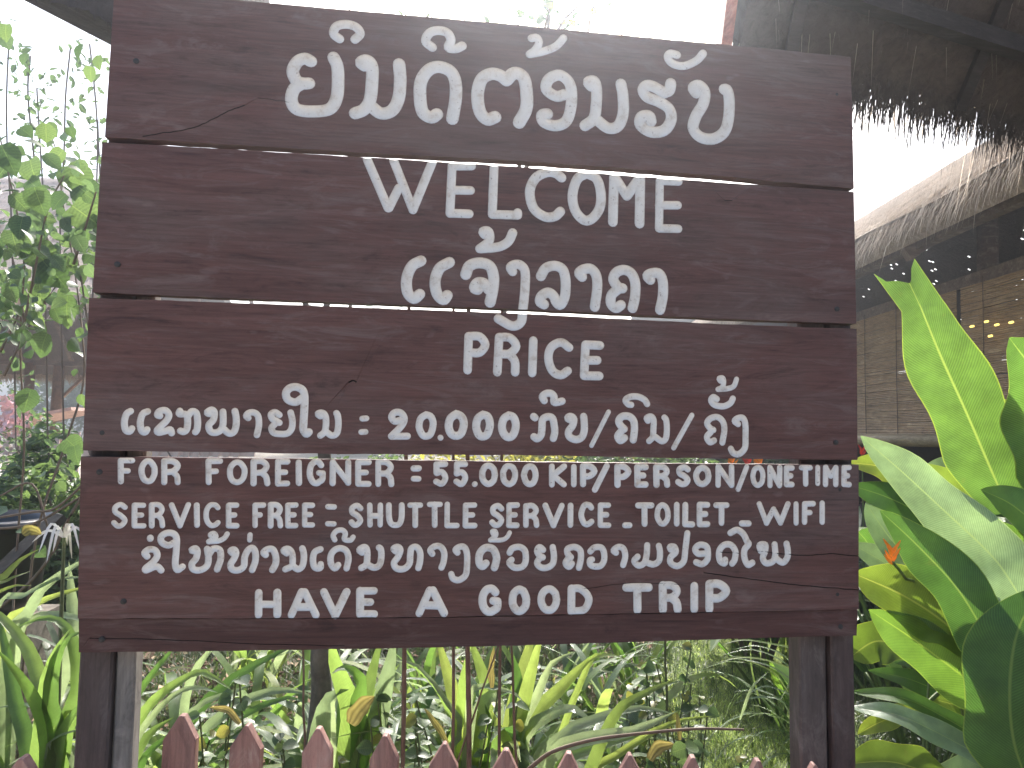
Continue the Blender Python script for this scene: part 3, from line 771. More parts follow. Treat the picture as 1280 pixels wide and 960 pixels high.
for i, (px, py, wpx) in enumerate(pk):
    yy = fence_y(px); p = on_board(px, py, yy)
    if i == 0: yy = -0.10; p = on_board(px, py, yy)
    me = pm_cache[i % 3]; o = bpy.data.objects.new('picket', me); link(o, fence)
    o.location = p - fence.location; o.rotation_euler = (rg.uniform(-.02, .02), rg.uniform(-.02, .02), fang + rg.uniform(-.06, .06))
    sc = wpx * (yy - CAM.y) / 900.0 * 1.03 / 0.058 * 0.99; o.scale = (sc, 1, 1)
    if i: fx.append(p)
for zz in (0.28, 0.66):
    mb = MB(); a = fx[0].copy(); b = fx[-1].copy(); a.z = b.z = zz; d = (b - a).normalized(); q = Vector((-d.y, d.x, 0)) * 0.028
    mb.beam(a - d * 1.5 + q, b + d * 1.5 + q, 0.022, 0.05); mb.build('rail', M_PICK, fence)

# ---------------------------------------------------------------- leaves
G_STRAP = leaf_mat('strap_leaf', (0.070, 0.120, 0.036), (0.25, 0.40, 0.08), 0.40, 0.36, stripes=5)
G_STRAPY = leaf_mat('strap_leaf_yellow', (0.110, 0.160, 0.035), (0.40, 0.52, 0.11), 0.42, 0.4, stripes=5)
G_STRAPP = leaf_mat('strap_leaf_pale', (0.135, 0.185, 0.115), (0.42, 0.54, 0.24), 0.34, 0.26, stripes=6, spec=0.6)  # paler base colour stands in for sky sheen on strap leaves
G_STRAPD = leaf_mat('strap_leaf_dark', (0.050, 0.095, 0.033), (0.18, 0.34, 0.055), 0.34, 0.36, stripes=5)
G_HEL = leaf_mat('heliconia_leaf', (0.060, 0.125, 0.024), (0.115, 0.25, 0.035), 0.42, 0.34, veins=22, rib=(0.22, 0.28, 0.07), edge=(0.30, 0.34, 0.05), dry=0.05)
G_HELY = leaf_mat('heliconia_leaf_yellow', (0.105, 0.155, 0.022), (0.30, 0.42, 0.045), 0.44, 0.36, veins=22, rib=(0.30, 0.32, 0.08), edge=(0.35, 0.36, 0.06), dry=0.08)
G_HELP = leaf_mat('heliconia_leaf_pale', (0.165, 0.235, 0.145), (0.34, 0.52, 0.18), 0.32, 0.27, veins=24, rib=(0.24, 0.30, 0.14), edge=(0.3, 0.36, 0.16), spec=0.75, dry=0.04)  # pale colour imitates sky gloss on the paddle leaves
G_HELD = leaf_mat('heliconia_leaf_dark', (0.052, 0.108, 0.027), (0.18, 0.36, 0.04), 0.38, 0.32, veins=22, rib=(0.14, 0.20, 0.06), edge=(0.16, 0.22, 0.05), dry=0.04)
G_BUSH = leaf_mat('bush_leaf', (0.060, 0.100, 0.042), (0.16, 0.26, 0.07), 0.36, 0.42, veins=3, rib=(0.14, 0.2, 0.07))
G_BUSHD = leaf_mat('bush_leaf_grey', (0.062, 0.100, 0.055), (0.17, 0.28, 0.09), 0.32, 0.5, veins=3, rib=(0.14, 0.18, 0.11))
G_BUSHY = leaf_mat('bush_leaf_yellow', (0.16, 0.165, 0.04), (0.40, 0.40, 0.07), 0.40, 0.45, veins=3)
G_DRY = leaf_mat('yellowing_leaf', (0.20, 0.18, 0.055), (0.42, 0.36, 0.10), 0.35, 0.6, stripes=1, dry=0.25)
M_STEM = plain('green_stem', (0.085, 0.105, 0.045), 0.6)
M_TWIG = plain('twig_bark', (0.15, 0.115, 0.085), 0.85)
M_STALK = plain('dry_stalk', (0.14, 0.10, 0.075), 0.8, 0.35, 20)
M_TRUNK = plain('trunk_bark', (0.13, 0.115, 0.095), 0.95, 0.45, 18, 0.01)
M_PINK = plain('pink_petal', (0.68, 0.48, 0.48), 0.6); M_WHITEP = plain('white_petal', (0.78, 0.78, 0.74), 0.5, 0.05)
M_RED = plain('red_petal', (0.62, 0.045, 0.025), 0.5); M_ORANGE = plain('orange_bract', (0.85, 0.27, 0.02), 0.45, 0.25)

def blade(name, pts, hw, mat, parent, seg=10, fold=0.18, face=None, prof=None, wav=0.0, seed=0, cols=4, tipw=0.02, org=None):
    """a leaf: centre line pts (world), half width hw (m), V fold, facing direction"""
    rg = random.Random(seed)
    c = catmull(pts, None, max(2, seg // max(1, len(pts) - 1)))
    L = [0.0]
    for a, b in zip(c[:-1], c[1:]): L.append(L[-1] + (b - a).length)
    tot = L[-1] or 1
    if prof is None: prof = lambda t: min(1, 0.55 + 1.6 * t) * max(0.0, 1 - t ** 3.2) ** 0.8
    face = Vector(face) if face is not None else (CAM - c[len(c) // 2])
    ph = rg.uniform(0, 6)
    vs = []; uv = []; fs = []
    for i, p in enumerate(c):
        d = (c[min(i + 1, len(c) - 1)] - c[max(i - 1, 0)]).normalized()
        s = d.cross(face)
        if s.length < 1e-4: s = Vector((1, 0, 0))
        s.normalize(); nrm = s.cross(d).normalized()
        t = L[i] / tot; w = max(hw * prof(t), hw * tipw if i == len(c) - 1 else hw * 0.05)
        for k in range(cols + 1):
            u = k / cols * 2 - 1
            off = abs(u) * w * fold
            ww = w * (1 + wav * math.sin(t * 13 + ph + (1.7 if u > 0 else 0)))
            rip = wav * w * 0.6 * math.sin(t * 21 + ph * 2 + u) * abs(u)
            vs.append(p + s * (u * ww) + nrm * (off + rip)); uv.append((k / cols, t * tot / max(hw * 9, .05) if False else t))
    m = cols + 1
    for i in range(len(c) - 1):
        for k in range(cols): fs.append((i * m + k, i * m + k + 1, (i + 1) * m + k + 1, (i + 1) * m + k))
    mb = MB(); mb.add(vs, fs, uv)
    return mb.build(name, mat, parent, smooth=True, org=org)

# ---- spider lily clumps: root (photo px, metres ahead), traced leaves then filler leaves
def strap_from_px(par, root, rd, trace, hwpx, mat, seed, d_tip=None):
    rg = random.Random(seed)
    dt = d_tip if d_tip is not None else rd + rg.uniform(-.25, .2)
    n = len(trace)
    pts = [at(x, y, rd + (dt - rd) * (i + .3) / n) for i, (x, y) in enumerate(trace)]
    r = root + Vector((rg.uniform(-.04, .04), rg.uniform(-.04, .04), 0))
    first = pts[0]
    if first.z > 0.12: pts = [r, r.lerp(first, .5) + Vector((0, 0, .04))] + pts
    nn = (CAM - pts[len(pts) // 2]).normalized() + Vector((0, 0, 0.55)) + Vector((rg.uniform(-.25, .25), 0, 0))
    tp = 0.35
    prof = lambda t: min(1, .55 + .9 * t) * max(0.0, 1 - max(0, (t - .45) / .55) ** 2.6) ** .9
    blade('leaf', pts, hwpx * 1.12 * rd / 900.0, mat, par, seg=14, fold=rg.uniform(.12, .35), face=nn, prof=prof, seed=seed, cols=4)
def strap_random(par, root, L, hw, ang, lean, mat, seed):
    rg = random.Random(seed)
    h = Vector((math.cos(ang), math.sin(ang), 0)); up = Vector((0, 0, 1))
    pts = []; p = root.copy(); el = math.pi / 2 - lean * .35
    st = L / 6
    for i in range(7):
        pts.append(p.copy()); p = p + (h * math.cos(el) + up * math.sin(el)) * st
        el -= lean * (0.22 + 0.10 * i)
    prof = lambda t: min(1, .55 + .9 * t) * max(0.0, 1 - max(0, (t - .45) / .55) ** 2.6) ** .9
    blade('leaf', pts, hw, mat, par, seg=10, fold=rg.uniform(.15, .4), face=up - h * .9 * math.cos(el) + Vector((rg.uniform(-.2, .2), rg.uniform(-.2, .2), 0)), prof=prof, seed=seed, cols=2)
Y_, G_, P_, D_ = G_STRAPY, G_STRAP, G_STRAPP, G_STRAPD
CLUMPS = [
 # label, root px, depth, traced leaves (points, half width px, material), number of filler leaves
 ('spider lily clump left of the sign with broad dark green arching leaves', 62, 1.95, [
   ([(66,905),(50,852),(33,808),(0,770),(-30,745)], 9, G_), ([(60,930),(45,880),(22,842),(-8,808)], 8.5, D_), ([(38,950),(20,880),(8,815),(-4,762)], 8.5, D_),
   ([(72,930),(62,880),(70,825),(90,795),(112,790)], 9, G_), ([(52,915),(58,850),(72,810),(88,786)], 9, G_), ([(80,915),(98,860),(90,800),(72,776),(48,774),(22,784)], 9, G_),
   ([(95,965),(68,915),(45,885),(20,880),(-14,889)], 3.2, P_), ([(70,945),(85,905),(105,880),(130,868)], 9, G_), ([(58,950),(66,925),(88,915),(112,908)], 3, P_), ([(76,905),(95,890),(112,887)],5,Y_)], 22, .78),
 ('spider lily clump beside the left edge of the sign with long grey green leaves', 18, 2.5, [
   ([(12,800),(35,768),(55,735),(95,707),(130,690)], 7, P_), ([(0,790),(35,762),(60,748),(100,736),(125,735)], 5.5, Y_), ([(-6,760),(30,745),(70,724),(118,722)], 4.5, P_),
   ([(-20,745),(6,720),(25,700),(50,686)], 7, Y_), ([(-22,752),(8,726),(38,714)], 5.5, Y_), ([(-30,770),(10,735),(40,732)], 5, Y_),
   ([(92,800),(90,760),(86,702)], 10, P_), ([(20,800),(50,770),(95,772),(130,790)], 6, P_)], 14, .75),
 ('spider lily clump behind the left post with pale topped leaves bending right', 168, 2.15, [
   ([(160,930),(192,878),(230,850),(255,841),(289,862)], 7.5, G_), ([(160,945),(200,885),(232,862),(255,861),(272,866)], 5, P_), ([(162,965),(185,920),(218,896)], 9, G_),
   ([(163,895),(186,850),(214,815),(232,795)], 6, D_), ([(166,900),(172,850),(175,812)], 7, P_), ([(175,960),(205,925),(250,900)], 5, D_)], 12, .72),
 ('spider lily clump with long narrow grey leaves leaning over the litter', 238, 2.5, [
   ([(243,930),(290,886),(340,864),(378,866),(392,874)], 6.5, P_), ([(243,945),(300,896),(360,872),(385,882)], 5, D_), ([(235,905),(292,848),(350,815),(372,806)], 6.5, D_),
   ([(228,900),(238,850),(262,815),(290,795)], 5, P_), ([(240,890),(300,862),(320,853)], 4, P_)], 12, .7),
 ('spider lily clump behind the slim tree trunk with a folded pale leaf', 430, 2.3, [
   ([(398,950),(402,905),(412,872),(436,862)], 13, P_), ([(410,876),(440,871),(469,882),(497,903)], 9, P_), ([(455,890),(461,860),(472,815),(482,790)], 9, G_),
   ([(470,905),(478,870),(489,820),(492,790)], 12, P_), ([(440,900),(430,860),(418,825),(414,790)], 12, G_), ([(450,930),(445,890),(450,850),(430,835),(415,842)], 11, D_),
   ([(470,950),(468,900),(475,860),(500,830)], 9, G_), ([(574,922),(560,880),(522,832),(486,824)], 3.6, P_), ([(440,960),(430,910),(424,870)], 14, D_)], 16, .75),
 ('spider lily clump below the sign middle with a leaf bent over like a hook', 590, 2.35, [
   ([(575,900),(562,850),(551,812),(545,790)], 9.5, Y_), ([(608,870),(602,840),(592,812),(585,790)], 10, Y_), ([(590,940),(600,890),(613,872),(624,880),(626,915)], 11, P_),
   ([(585,900),(593,860),(623,861),(645,868),(655,880)], 4.5, P_), ([(610,960),(616,920),(606,880)], 8, G_), ([(640,950),(624,912),(612,885)], 8, Y_), ([(575,930),(566,890),(556,860)], 6, G_),
   ([(560,950),(575,900),(578,850),(590,800)], 6, G_)], 16, .75),
 ('spider lily clump right of the bare stalks with tall yellow green leaves', 655, 2.5, [
   ([(635,940),(642,890),(652,845),(662,806),(668,780)], 10, Y_), ([(641,930),(655,880),(672,812),(682,790)], 9, Y_), ([(650,915),(700,862),(735,826),(750,822)], 9, Y_), ([(735,832),(752,820),(770,820),(790,828)], 4, Y_),
   ([(648,920),(672,870),(690,830),(722,814)], 6, P_), ([(655,920),(690,893),(718,886),(744,908)], 8, P_), ([(668,960),(690,925),(738,911)], 7, P_), ([(645,890),(648,850),(640,815)], 9, D_),
   ([(650,960),(645,925),(650,905)], 11, P_)], 16, .78),
 ('spider lily clump with long low leaves fanning to the right of the clump', 700, 2.2, [
   ([(685,950),(730,925),(790,915),(848,888)], 8.5, P_), ([(690,962),(745,935),(800,920)], 7, D_), ([(725,975),(770,945),(818,914),(855,900),(892,895)], 4.5, Y_), ([(765,900),(800,870),(848,848)], 7, Y_),
   ([(690,930),(750,897),(800,885),(845,893)], 6, P_), ([(700,960),(730,945),(760,940)], 6, P_)], 8, .55),
]
for ci, (lab, rx, dep, tr, nf, Lf) in enumerate(CLUMPS):
    root = ground_at(rx, dep); 
    t = thing('spider_lily', lab, 'plant', root, 'spider lily clumps behind the fence')
    for i, (p, hw, m) in enumerate(tr): strap_from_px(t, root, dep, p, hw, m, 100 * ci + i)
    rg = random.Random(500 + ci)
    for i in range(int(nf * 1.7)):
        m = rg.choice([G_, G_, D_, Y_, P_])
        strap_random(t, root + Vector((rg.uniform(-.1, .1), rg.uniform(-.02, .12), 0)), Lf * rg.uniform(.7, 1.15), rg.uniform(.011, .020), rg.uniform(0, 6.28), rg.uniform(.6, 1.4), m, 1000 + ci * 50 + i)
# further clumps in the bed behind
back = [(-1.9, 3.4), (-1.35, 3.9), (-.95, 3.1), (-.45, 3.6), (-.15, 3.0), (.25, 3.5), (.05, 4.5), (-.8, 4.8), (.62, 3.9), (-1.7, 5.0), (1.9, 4.6), (2.35, 3.9), (-2.6, 4.4), (-1.15, 2.6), (-.62, 2.75), (.0, 2.65), (-.3, 2.9), (.4, 2.95)]
BL = ['dull green lily clump behind the left edge of the sign', 'lily clump in the second row under the word SERVICE', 'dull lily clump behind the narrow grey leaves, left below the sign', 'second row lily clump behind the slim tree trunk', 'second row lily clump behind the dry stalks', 'second row lily clump just right of the dry stalks',
 'rearmost lily clump below the middle of the sign', 'rearmost lily clump left of the slim tree trunk', 'lily clump behind the weeds below the word TRIP', 'rear lily clump at the left end of the sign', 'lily clump beyond the right post', 'lily clump deep under the heliconias', 'rear lily clump at the left edge of the picture', 'shadowed lily clump right behind the left post', 'shadowed lily clump between the left post and the slim trunk', 'shadowed lily clump right behind the dry stalks', 'shadowed lily clump between the slim trunk and the stalks', 'shadowed lily clump behind the lily fan right of the stalks']
for ci, (r_, d_) in enumerate(back):
    rg = random.Random(900 + ci)
    root = W(r_, d_, 0)
    t = thing('spider_lily', BL[ci], 'plant', root, 'lily clumps further back in the bed')
    for i in range(20):
        strap_random(t, root + Vector((rg.uniform(-.14, .14), rg.uniform(-.14, .14), 0)), rg.uniform(.5, .85), rg.uniform(.014, .025), rg.uniform(0, 6.28), rg.uniform(.45, 1.1), rg.choice([G_, D_, P_, Y_, P_, G_]), 3000 + ci * 50 + i)

# white spider lily flower at the left edge of the sign
rt = ground_at(70, 2.35); t = thing('spider_lily_flower', 'white spider lily bloom with drooping thin petals left of the sign', 'flower', rt)
top = at(82, 655, 2.35); mb = MB(); mb.tube([rt, rt.lerp(top, .5) + Vector((.02, 0, 0)), at(80, 672, 2.35)], [.008, .007, .005]); mb.build('stem', M_STEM, t)
for i, (ex, ey) in enumerate([(48,692),(58,704),(66,690),(100,690),(110,676),(40,678),(90,700),(84,682)]):
    a = at(80, 672, 2.35); m_ = at((80 + ex) / 2, 655 + (i % 3) * 4, 2.33); e = at(ex, ey, 2.28 + .02 * i)
    blade('petal', [a, m_, e], .0045, M_WHITEP, t, seg=8, fold=.2, cols=2)

# ---------------------------------------------------------------- heliconia on the right
M_HSTEM = plain('heliconia_stem', (0.09, 0.13, 0.04), 0.5, 0.3, 12)
def hprof(base=.35): return lambda t: (min(1, base + 2.6 * t)) * max(0.0, 1 - max(0, (t - .42) / .58) ** 2.4) ** .8
HEL = [
 # traced midrib (base to tip), half width px, material, depth base, depth tip, facing bias
 ([(1262,640),(1240,590),(1212,525),(1176,445),(1146,372),(1132,335)], 44, G_HEL, 2.05, 2.25, (0,0,.1), 'torn'),
 ([(1330,640),(1318,560),(1300,480),(1262,422)], 44, G_HEL, 2.0, 1.9, (0,0,.2), 0),
 ([(1330,700),(1300,640),(1276,570),(1254,498)], 26, G_HELY, 2.2, 2.3, (0,0,.1), 0),
 ([(1300,790),(1262,725),(1235,690),(1182,640),(1130,592),(1076,545)], 36, G_HELP, 1.95, 2.15, (-.1,0,.9), 0),
 ([(1200,700),(1172,655),(1140,612),(1105,585),(1060,578)], 22, G_HELY, 2.2, 2.4, (0,0,.5), 0),
 ([(1190,680),(1160,648),(1110,622),(1062,606)], 20, G_HEL, 2.15, 2.35, (0,0,.5), 0),
 ([(1262,860),(1235,800),(1198,738),(1150,685),(1100,638)], 33, G_HEL, 1.85, 2.0, (0,0,.25), 0),
 ([(1205,770),(1170,730),(1140,700),(1112,672),(1082,628)], 24, G_HELP, 2.1, 2.3, (-.2,0,.9), 0),
 ([(1215,800),(1170,748),(1120,712),(1062,678)], 22, G_HELP, 2.15, 2.35, (0,0,.6), 0),
 ([(1215,815),(1180,778),(1130,745),(1066,716)], 34, G_HELY, 1.95, 2.1, (0,0,.35), 0),
 ([(1262,905),(1235,870),(1190,835),(1140,798),(1086,762)], 30, G_HELD, 1.9, 2.05, (0,0,.3), 0),
 ([(1140,812),(1112,803),(1090,803),(1062,822)], 24, G_HELY, 2.2, 2.3, (0,0,.2), 0),
 ([(1262,960),(1240,935),(1195,905),(1130,873),(1062,864)], 12, G_HEL, 1.9, 2.1, (0,0,.7), 0),
 ([(1262,968),(1225,945),(1170,915),(1120,893),(1062,884)], 15, G_HELP, 1.85, 2.0, (0,0,.9), 0),
 ([(1150,885),(1120,895),(1095,905),(1072,918)], 11, G_HELY, 2.1, 2.1, (0,0,.3), 0),
 ([(1290,990),(1268,930),(1262,860),(1272,790),(1300,735)], 46, G_HEL, 1.7, 1.75, (0,0,.1), 0),
 ([(1270,905),(1240,893),(1205,884),(1160,872)], 15, G_HELY, 2.1, 2.2, (0,0,.5), 0),
 ([(1185,975),(1150,962),(1110,952),(1055,955)], 22, G_HELY, 1.9, 1.95, (0,0,.5), 0),
 ([(1300,820),(1275,775),(1240,735),(1180,708)], 30, G_HELP, 2.1, 2.15, (0,0,.6), 0),
 ([(1330,675),(1290,650),(1260,628),(1226,612)], 24, G_HELD, 1.8, 1.85, (0,0,.7), 0),
 ([(1320,650),(1300,600),(1262,560),(1232,520)], 40, G_HEL, 2.3, 2.45, (0,0,.1), 0),
 ([(1330,770),(1292,730),(1262,690),(1242,650)], 38, G_HELD, 2.3, 2.3, (0,0,.2), 0),
 ([(1262,960),(1245,900),(1225,850),(1215,790)], 34, G_HELD, 2.15, 2.2, (0,0,.2), 0),
 ([(1275,985),(1248,930),(1200,880),(1140,850),(1085,838)], 17, G_HELD, 2.25, 2.45, (0,0,.5), 0),
 ([(1225,860),(1185,835),(1150,822),(1118,828)], 18, G_HELD, 2.5, 2.6, (0,0,.3), 0),
 ([(1260,760),(1225,715),(1190,690),(1150,690)], 20, G_HELD, 2.45, 2.55, (0,0,.4), 0),
 ([(1262,700),(1225,660),(1190,610),(1150,580)], 22, G_HELY, 2.4, 2.5, (0,0,.3), 0),
 ([(1240,620),(1215,600),(1185,585),(1150,588)], 14, G_HELP, 2.6, 2.7, (0,0,.6), 0),
 ([(1290,980),(1250,960),(1190,972),(1130,990)], 18, G_HELP, 2.0, 2.0, (0,0,.6), 0),
]
hroot = ground_at(1300, 1.95)
helA = thing('heliconia', 'tall heliconia clump with big paddle leaves right of the sign, nearest the viewer', 'plant', hroot)
for i, (pts, hw, m, db, dt, fb, sp) in enumerate(HEL):
    n = len(pts); P3 = [at(x, y, db + (dt - db) * k / (n - 1)) for k, (x, y) in enumerate(pts)]
    f = (CAM - P3[n // 2]).normalized() + Vector(fb) + RGT * (0.25 * math.sin(i * 2.3)) + Vector((0, 0, .15 * math.cos(i)))
    if sp == 'torn':
        # the torn tip: two points with a notch between them
        prof = lambda t: min(1, .6 + 1.6 * t) * (1 - max(0, (t - .55) / .45) ** 2.2 * .52)
        lf = blade('leaf', P3[:-1], hw * db / 900, m, helA, seg=30, fold=.14, face=f, prof=prof, wav=.08, seed=i, cols=6, tipw=.45)
        me = lf.data; mcols = 7; nv = len(me.vertices); o = Vector(ORG[helA.name])
        tips = [at(1092, 342, dt), at(1108, 352, dt), at(1122, 351, dt), at(1137, 354, dt), at(1139, 350, dt), at(1139, 336, dt), at(1143, 323, dt)]
        c0 = me.vertices[nv - mcols].co + o
        if (c0 - tips[0]).length > (c0 - tips[-1]).length: tips = tips[::-1]
        for k in range(mcols): me.vertices[nv - mcols + k].co = tips[k] - o
    else:
        lf = blade('leaf', P3, hw * db / 900 * 1.12, m, helA, seg=26, fold=.08 + .16 * ((i * 7) % 5) / 5, face=f, prof=hprof(.4), wav=.09, seed=i, cols=6)
    b = P3[0]; mb = MB(); d = (P3[0] - P3[1]).normalized()
    q = b + d * 0.12; q2 = b.lerp(hroot, .55) + Vector((0, 0, .0))
    if b.z > .25:
        root2 = hroot + Vector((.09 * math.sin(i * 1.9), .09 * math.cos(i * 2.7), 0))
        mb.tube(catmull([b, q, q2 + (root2 - hroot) * .5, root2], None, 4), [.006] * 4 + [.009] * 4 + [.012] * 5, 6); mb.build('stem', M_HSTEM, helA, smooth=True)
def heliconia(r_, d_, n, L, lab, seed, mats):
    rg = random.Random(seed); root = W(r_, d_, 0); t = thing('heliconia', lab, 'plant', root, 'heliconias along the thatched building')
    for i in range(n):
        a = rg.uniform(0, 6.28); ln = rg.uniform(.25, .7); h = Vector((math.cos(a), math.sin(a), 0)); hh = rg.uniform(.35, .95) * L
        p0 = root + h * .05; p1 = root + h * (.12 + .1 * ln) + Vector((0, 0, hh * .55)); p2 = root + h * (.2 + .25 * ln) + Vector((0, 0, hh)); 
        p3 = p2 + h * (.16 + .25 * ln) + Vector((0, 0, .24 - .12 * ln)); p4 = p3 + h * (.2 + .2 * ln) + Vector((0, 0, -.02 - .2 * ln))
        mb = MB(); mb.tube(catmull([p0, p1, p2], None, 4), .008, 5); mb.build('stem', M_HSTEM, t, smooth=True)
        blade('leaf', [p2, p3, p4], rg.uniform(.05, .085), rg.choice(mats), t, seg=10, fold=.2, face=Vector((0, 0, 1)) - h * .4 + Vector((rg.uniform(-.4, .4), rg.uniform(-.4, .4), 0)), prof=hprof(.3), wav=.04, seed=seed * 10 + i, cols=4)
    return t
heliconia(1.75, 3.1, 13, 1.0, 'heliconia behind the big leaves, second from the viewer, with narrow dark leaves', 31, [G_HELD, G_HEL, G_HELP])
heliconia(2.0, 4.2, 12, 1.0, 'heliconia at the foot of the bamboo blind with dusty green leaves', 32, [G_HELD, G_HELD, G_HELP])
heliconia(1.35, 3.6, 9, .65, 'low heliconia just right of the right hand post', 33, [G_HELD, G_HELD, G_HELP])
heliconia(2.9, 3.0, 12, 1.15, 'heliconia at the right edge of the picture behind the near clump', 34, [G_HELD, G_HEL])
# orange and red heliconia flowers
def hflower(px, py, d, s, mat, lab, seed, bend=None):
    rg = random.Random(seed); c = at(px, py, d); base = c.copy(); base.z = 0
    t = thing('heliconia_flower', lab, 'flower', base, 'heliconia flowers among the leaves')
    mb = MB(); mb.tube([base, c + Vector((0, 0, -s * .4))] if bend is None else catmull([base, bend, bend.lerp(c, .7) + Vector((0, 0, -.01)), c + Vector((0, 0, -s * .4))], None, 4), .004, 5); mb.build('stem', M_HSTEM, t)
    for i in range(9):
        a = rg.uniform(-1, 1); u = i / 9
        st = c + Vector((0, 0, -s * .5 + s * .7 * u)); e = st + RGT * (s * .42 * (1 if i % 2 else -1) * rg.uniform(.5, 1)) + FWD * (s * .15 * a) + Vector((0, 0, s * .45))
        blade('bract', [st, st.lerp(e, .55) + Vector((0, 0, -s * .04)), e], s * .06, mat, t, seg=6, fold=.5, cols=2)
hflower(1115, 690, 1.86, .062, M_ORANGE, 'orange heliconia flower right of the sign between pale leaves', 1, bend=at(1165, 775, 2.25))
hflower(1281, 685, 2.6, .09, M_ORANGE, 'orange heliconia flower at the right edge of the picture', 2)
hflower(1078, 563, 3.6, .055, M_RED, 'red flower tip beside the upper right corner of the fourth plank', 3)
hflower(1190, 598, 3.6, .05, M_RED, 'small red flower deep among the leaves under the blind', 4)
for i, (px, py, d) in enumerate([(915, 574, 4.2), (935, 573, 4.3), (948, 574, 4.1)]):
    hflower(px, py, d, .09, M_ORANGE if i != 1 else M_RED, ['orange flower seen through the gap above the words ONE TIME, left one', 'red flower seen through the gap above the words ONE TIME', 'orange flower seen through the gap above the words ONE TIME, right one'][i], 9 + i)
# ---------------------------------------------------------------- bushes and twigs
def leafmesh(name, hw, L, mat, fold=.25, droop=.25, seg=4, heart=False):
    vs = []; uv = []; fs = []; cols = 2
    for i in range(seg + 1):
        t = i / seg
        w = hw * (math.sin(math.pi * min(1, t * (1.0) * .92 + .10)) ** .8 if not heart else (math.sin(math.pi * (t * .8 + .2)) ** .9))
        if i == seg: w = hw * .02
        for k in range(3):
            u = k - 1
            vs.append((u * w, t * L, abs(u) * w * fold - droop * L * t * t)); uv.append((k / 2, t))
    for i in range(seg):
        for k in range(2): fs.append((i * 3 + k, i * 3 + k + 1, (i + 1) * 3 + k + 1, (i + 1) * 3 + k))
    me = bpy.data.meshes.new(name); me.from_pydata(vs, [], fs); ul = me.uv_layers.new(name='UVMap')
    for lp in me.loops: ul.data[lp.index].uv = uv[lp.vertex_index]
    me.materials.append(mat); me.shade_smooth(); me.update(); return me
LM = [leafmesh('leaf', .5, 1.0, m, heart=h) for m in (G_BUSH, G_BUSHD, G_BUSHY) for h in (False, True)]
def put_leaf(par, p, size, direction, kind, rg, normal=None):
    """a leaf object: base at p, pointing along direction"""
    y = Vector(direction).normalized(); z = Vector(normal) if normal is not None else Vector((rg.uniform(-.6, .6), rg.uniform(-.9, .2), rg.uniform(.2, 1)))
    x = y.cross(z); 
    if x.length < 1e-3: x = Vector((1, 0, 0))
    x.normalize(); z = x.cross(y)
    o = bpy.data.objects.new('leaf', LM[kind]); link(o, par)
    M = Matrix((x, y, z)).transposed().to_4x4()
    wd_ = size * rg.uniform(.75, 1.1)
    o.matrix_local = Matrix.Translation(p - ORG[par.name]) @ M @ Matrix.Diagonal((wd_, size, size, 1))
def leaf_cloud(mb, c, rad, n, size, rg, squash=1.0):
    """many small free-turning leaves through a volume, added to one mesh"""
    for _ in range(n):
        while True:
            q = Vector((rg.uniform(-1, 1), rg.uniform(-1, 1), rg.uniform(-1, 1)))
            if q.length < 1: break
        if q.length < .45 and rg.random() < .5: continue
        p = Vector(c) + Vector((q.x * rad[0], q.y * rad[1], q.z * rad[2]))
        s = size * rg.uniform(.55, 1.3); d = Vector((rg.gauss(0, 1), rg.gauss(0, 1), rg.gauss(-.2, .7))).normalized()
        x = d.cross(Vector((rg.gauss(0, .6), rg.gauss(0, .6), 1))).normalized() * s * .28
        nn = x.cross(d).normalized() * s * .08
        mb.add([p, p + d * s * .28 + x * .9 + nn, p + d * s * .62 + x * .8 + nn, p + d * s - nn, p + d * s * .62 - x * .8 + nn, p + d * s * .28 - x * .9 + nn], [(0, 1, 2, 3), (0, 3, 4, 5)], [(.5, 0), (1, .3), (1, .6), (.5, 1), (0, .6), (0, .3)])
def bush(name, lab, cat, r_, d_, h, rad, n, size, mats, seed, group=None, stems=6):
    rg = random.Random(seed); root = W(r_, d_, 0); t = thing(name, lab, cat, root, group)
    mb = MB()
    clumps = []
    for i in range(stems):
        a = rg.uniform(0, 6.28); e = root + Vector((math.cos(a) * rad * rg.uniform(.3, .9), math.sin(a) * rad * rg.uniform(.3, .9), h * rg.uniform(.5, 1)))
        mid = root.lerp(e, .5) + Vector((rg.uniform(-.1, .1), rg.uniform(-.1, .1), .1)); mb.tube(catmull([root + Vector((rg.uniform(-.08, .08), 0, 0)), mid, e], None, 4), [.022 - .002 * k for k in range(9)], 5); clumps.append(e); clumps.append(mid)
    mb.build('stems', M_TWIG, t)
    for k, m in enumerate(mats):
        lb = MB()
        for j, c in enumerate(clumps):
            if j % len(mats) != k: continue
            leaf_cloud(lb, c, (rad * rg.uniform(.35, .6), rad * rg.uniform(.35, .6), h * rg.uniform(.16, .3)), int(n / len(clumps)), size, rg)
        if lb.v: o = lb.build('foliage', m, t); o["kind"] = 'stuff'
    return t
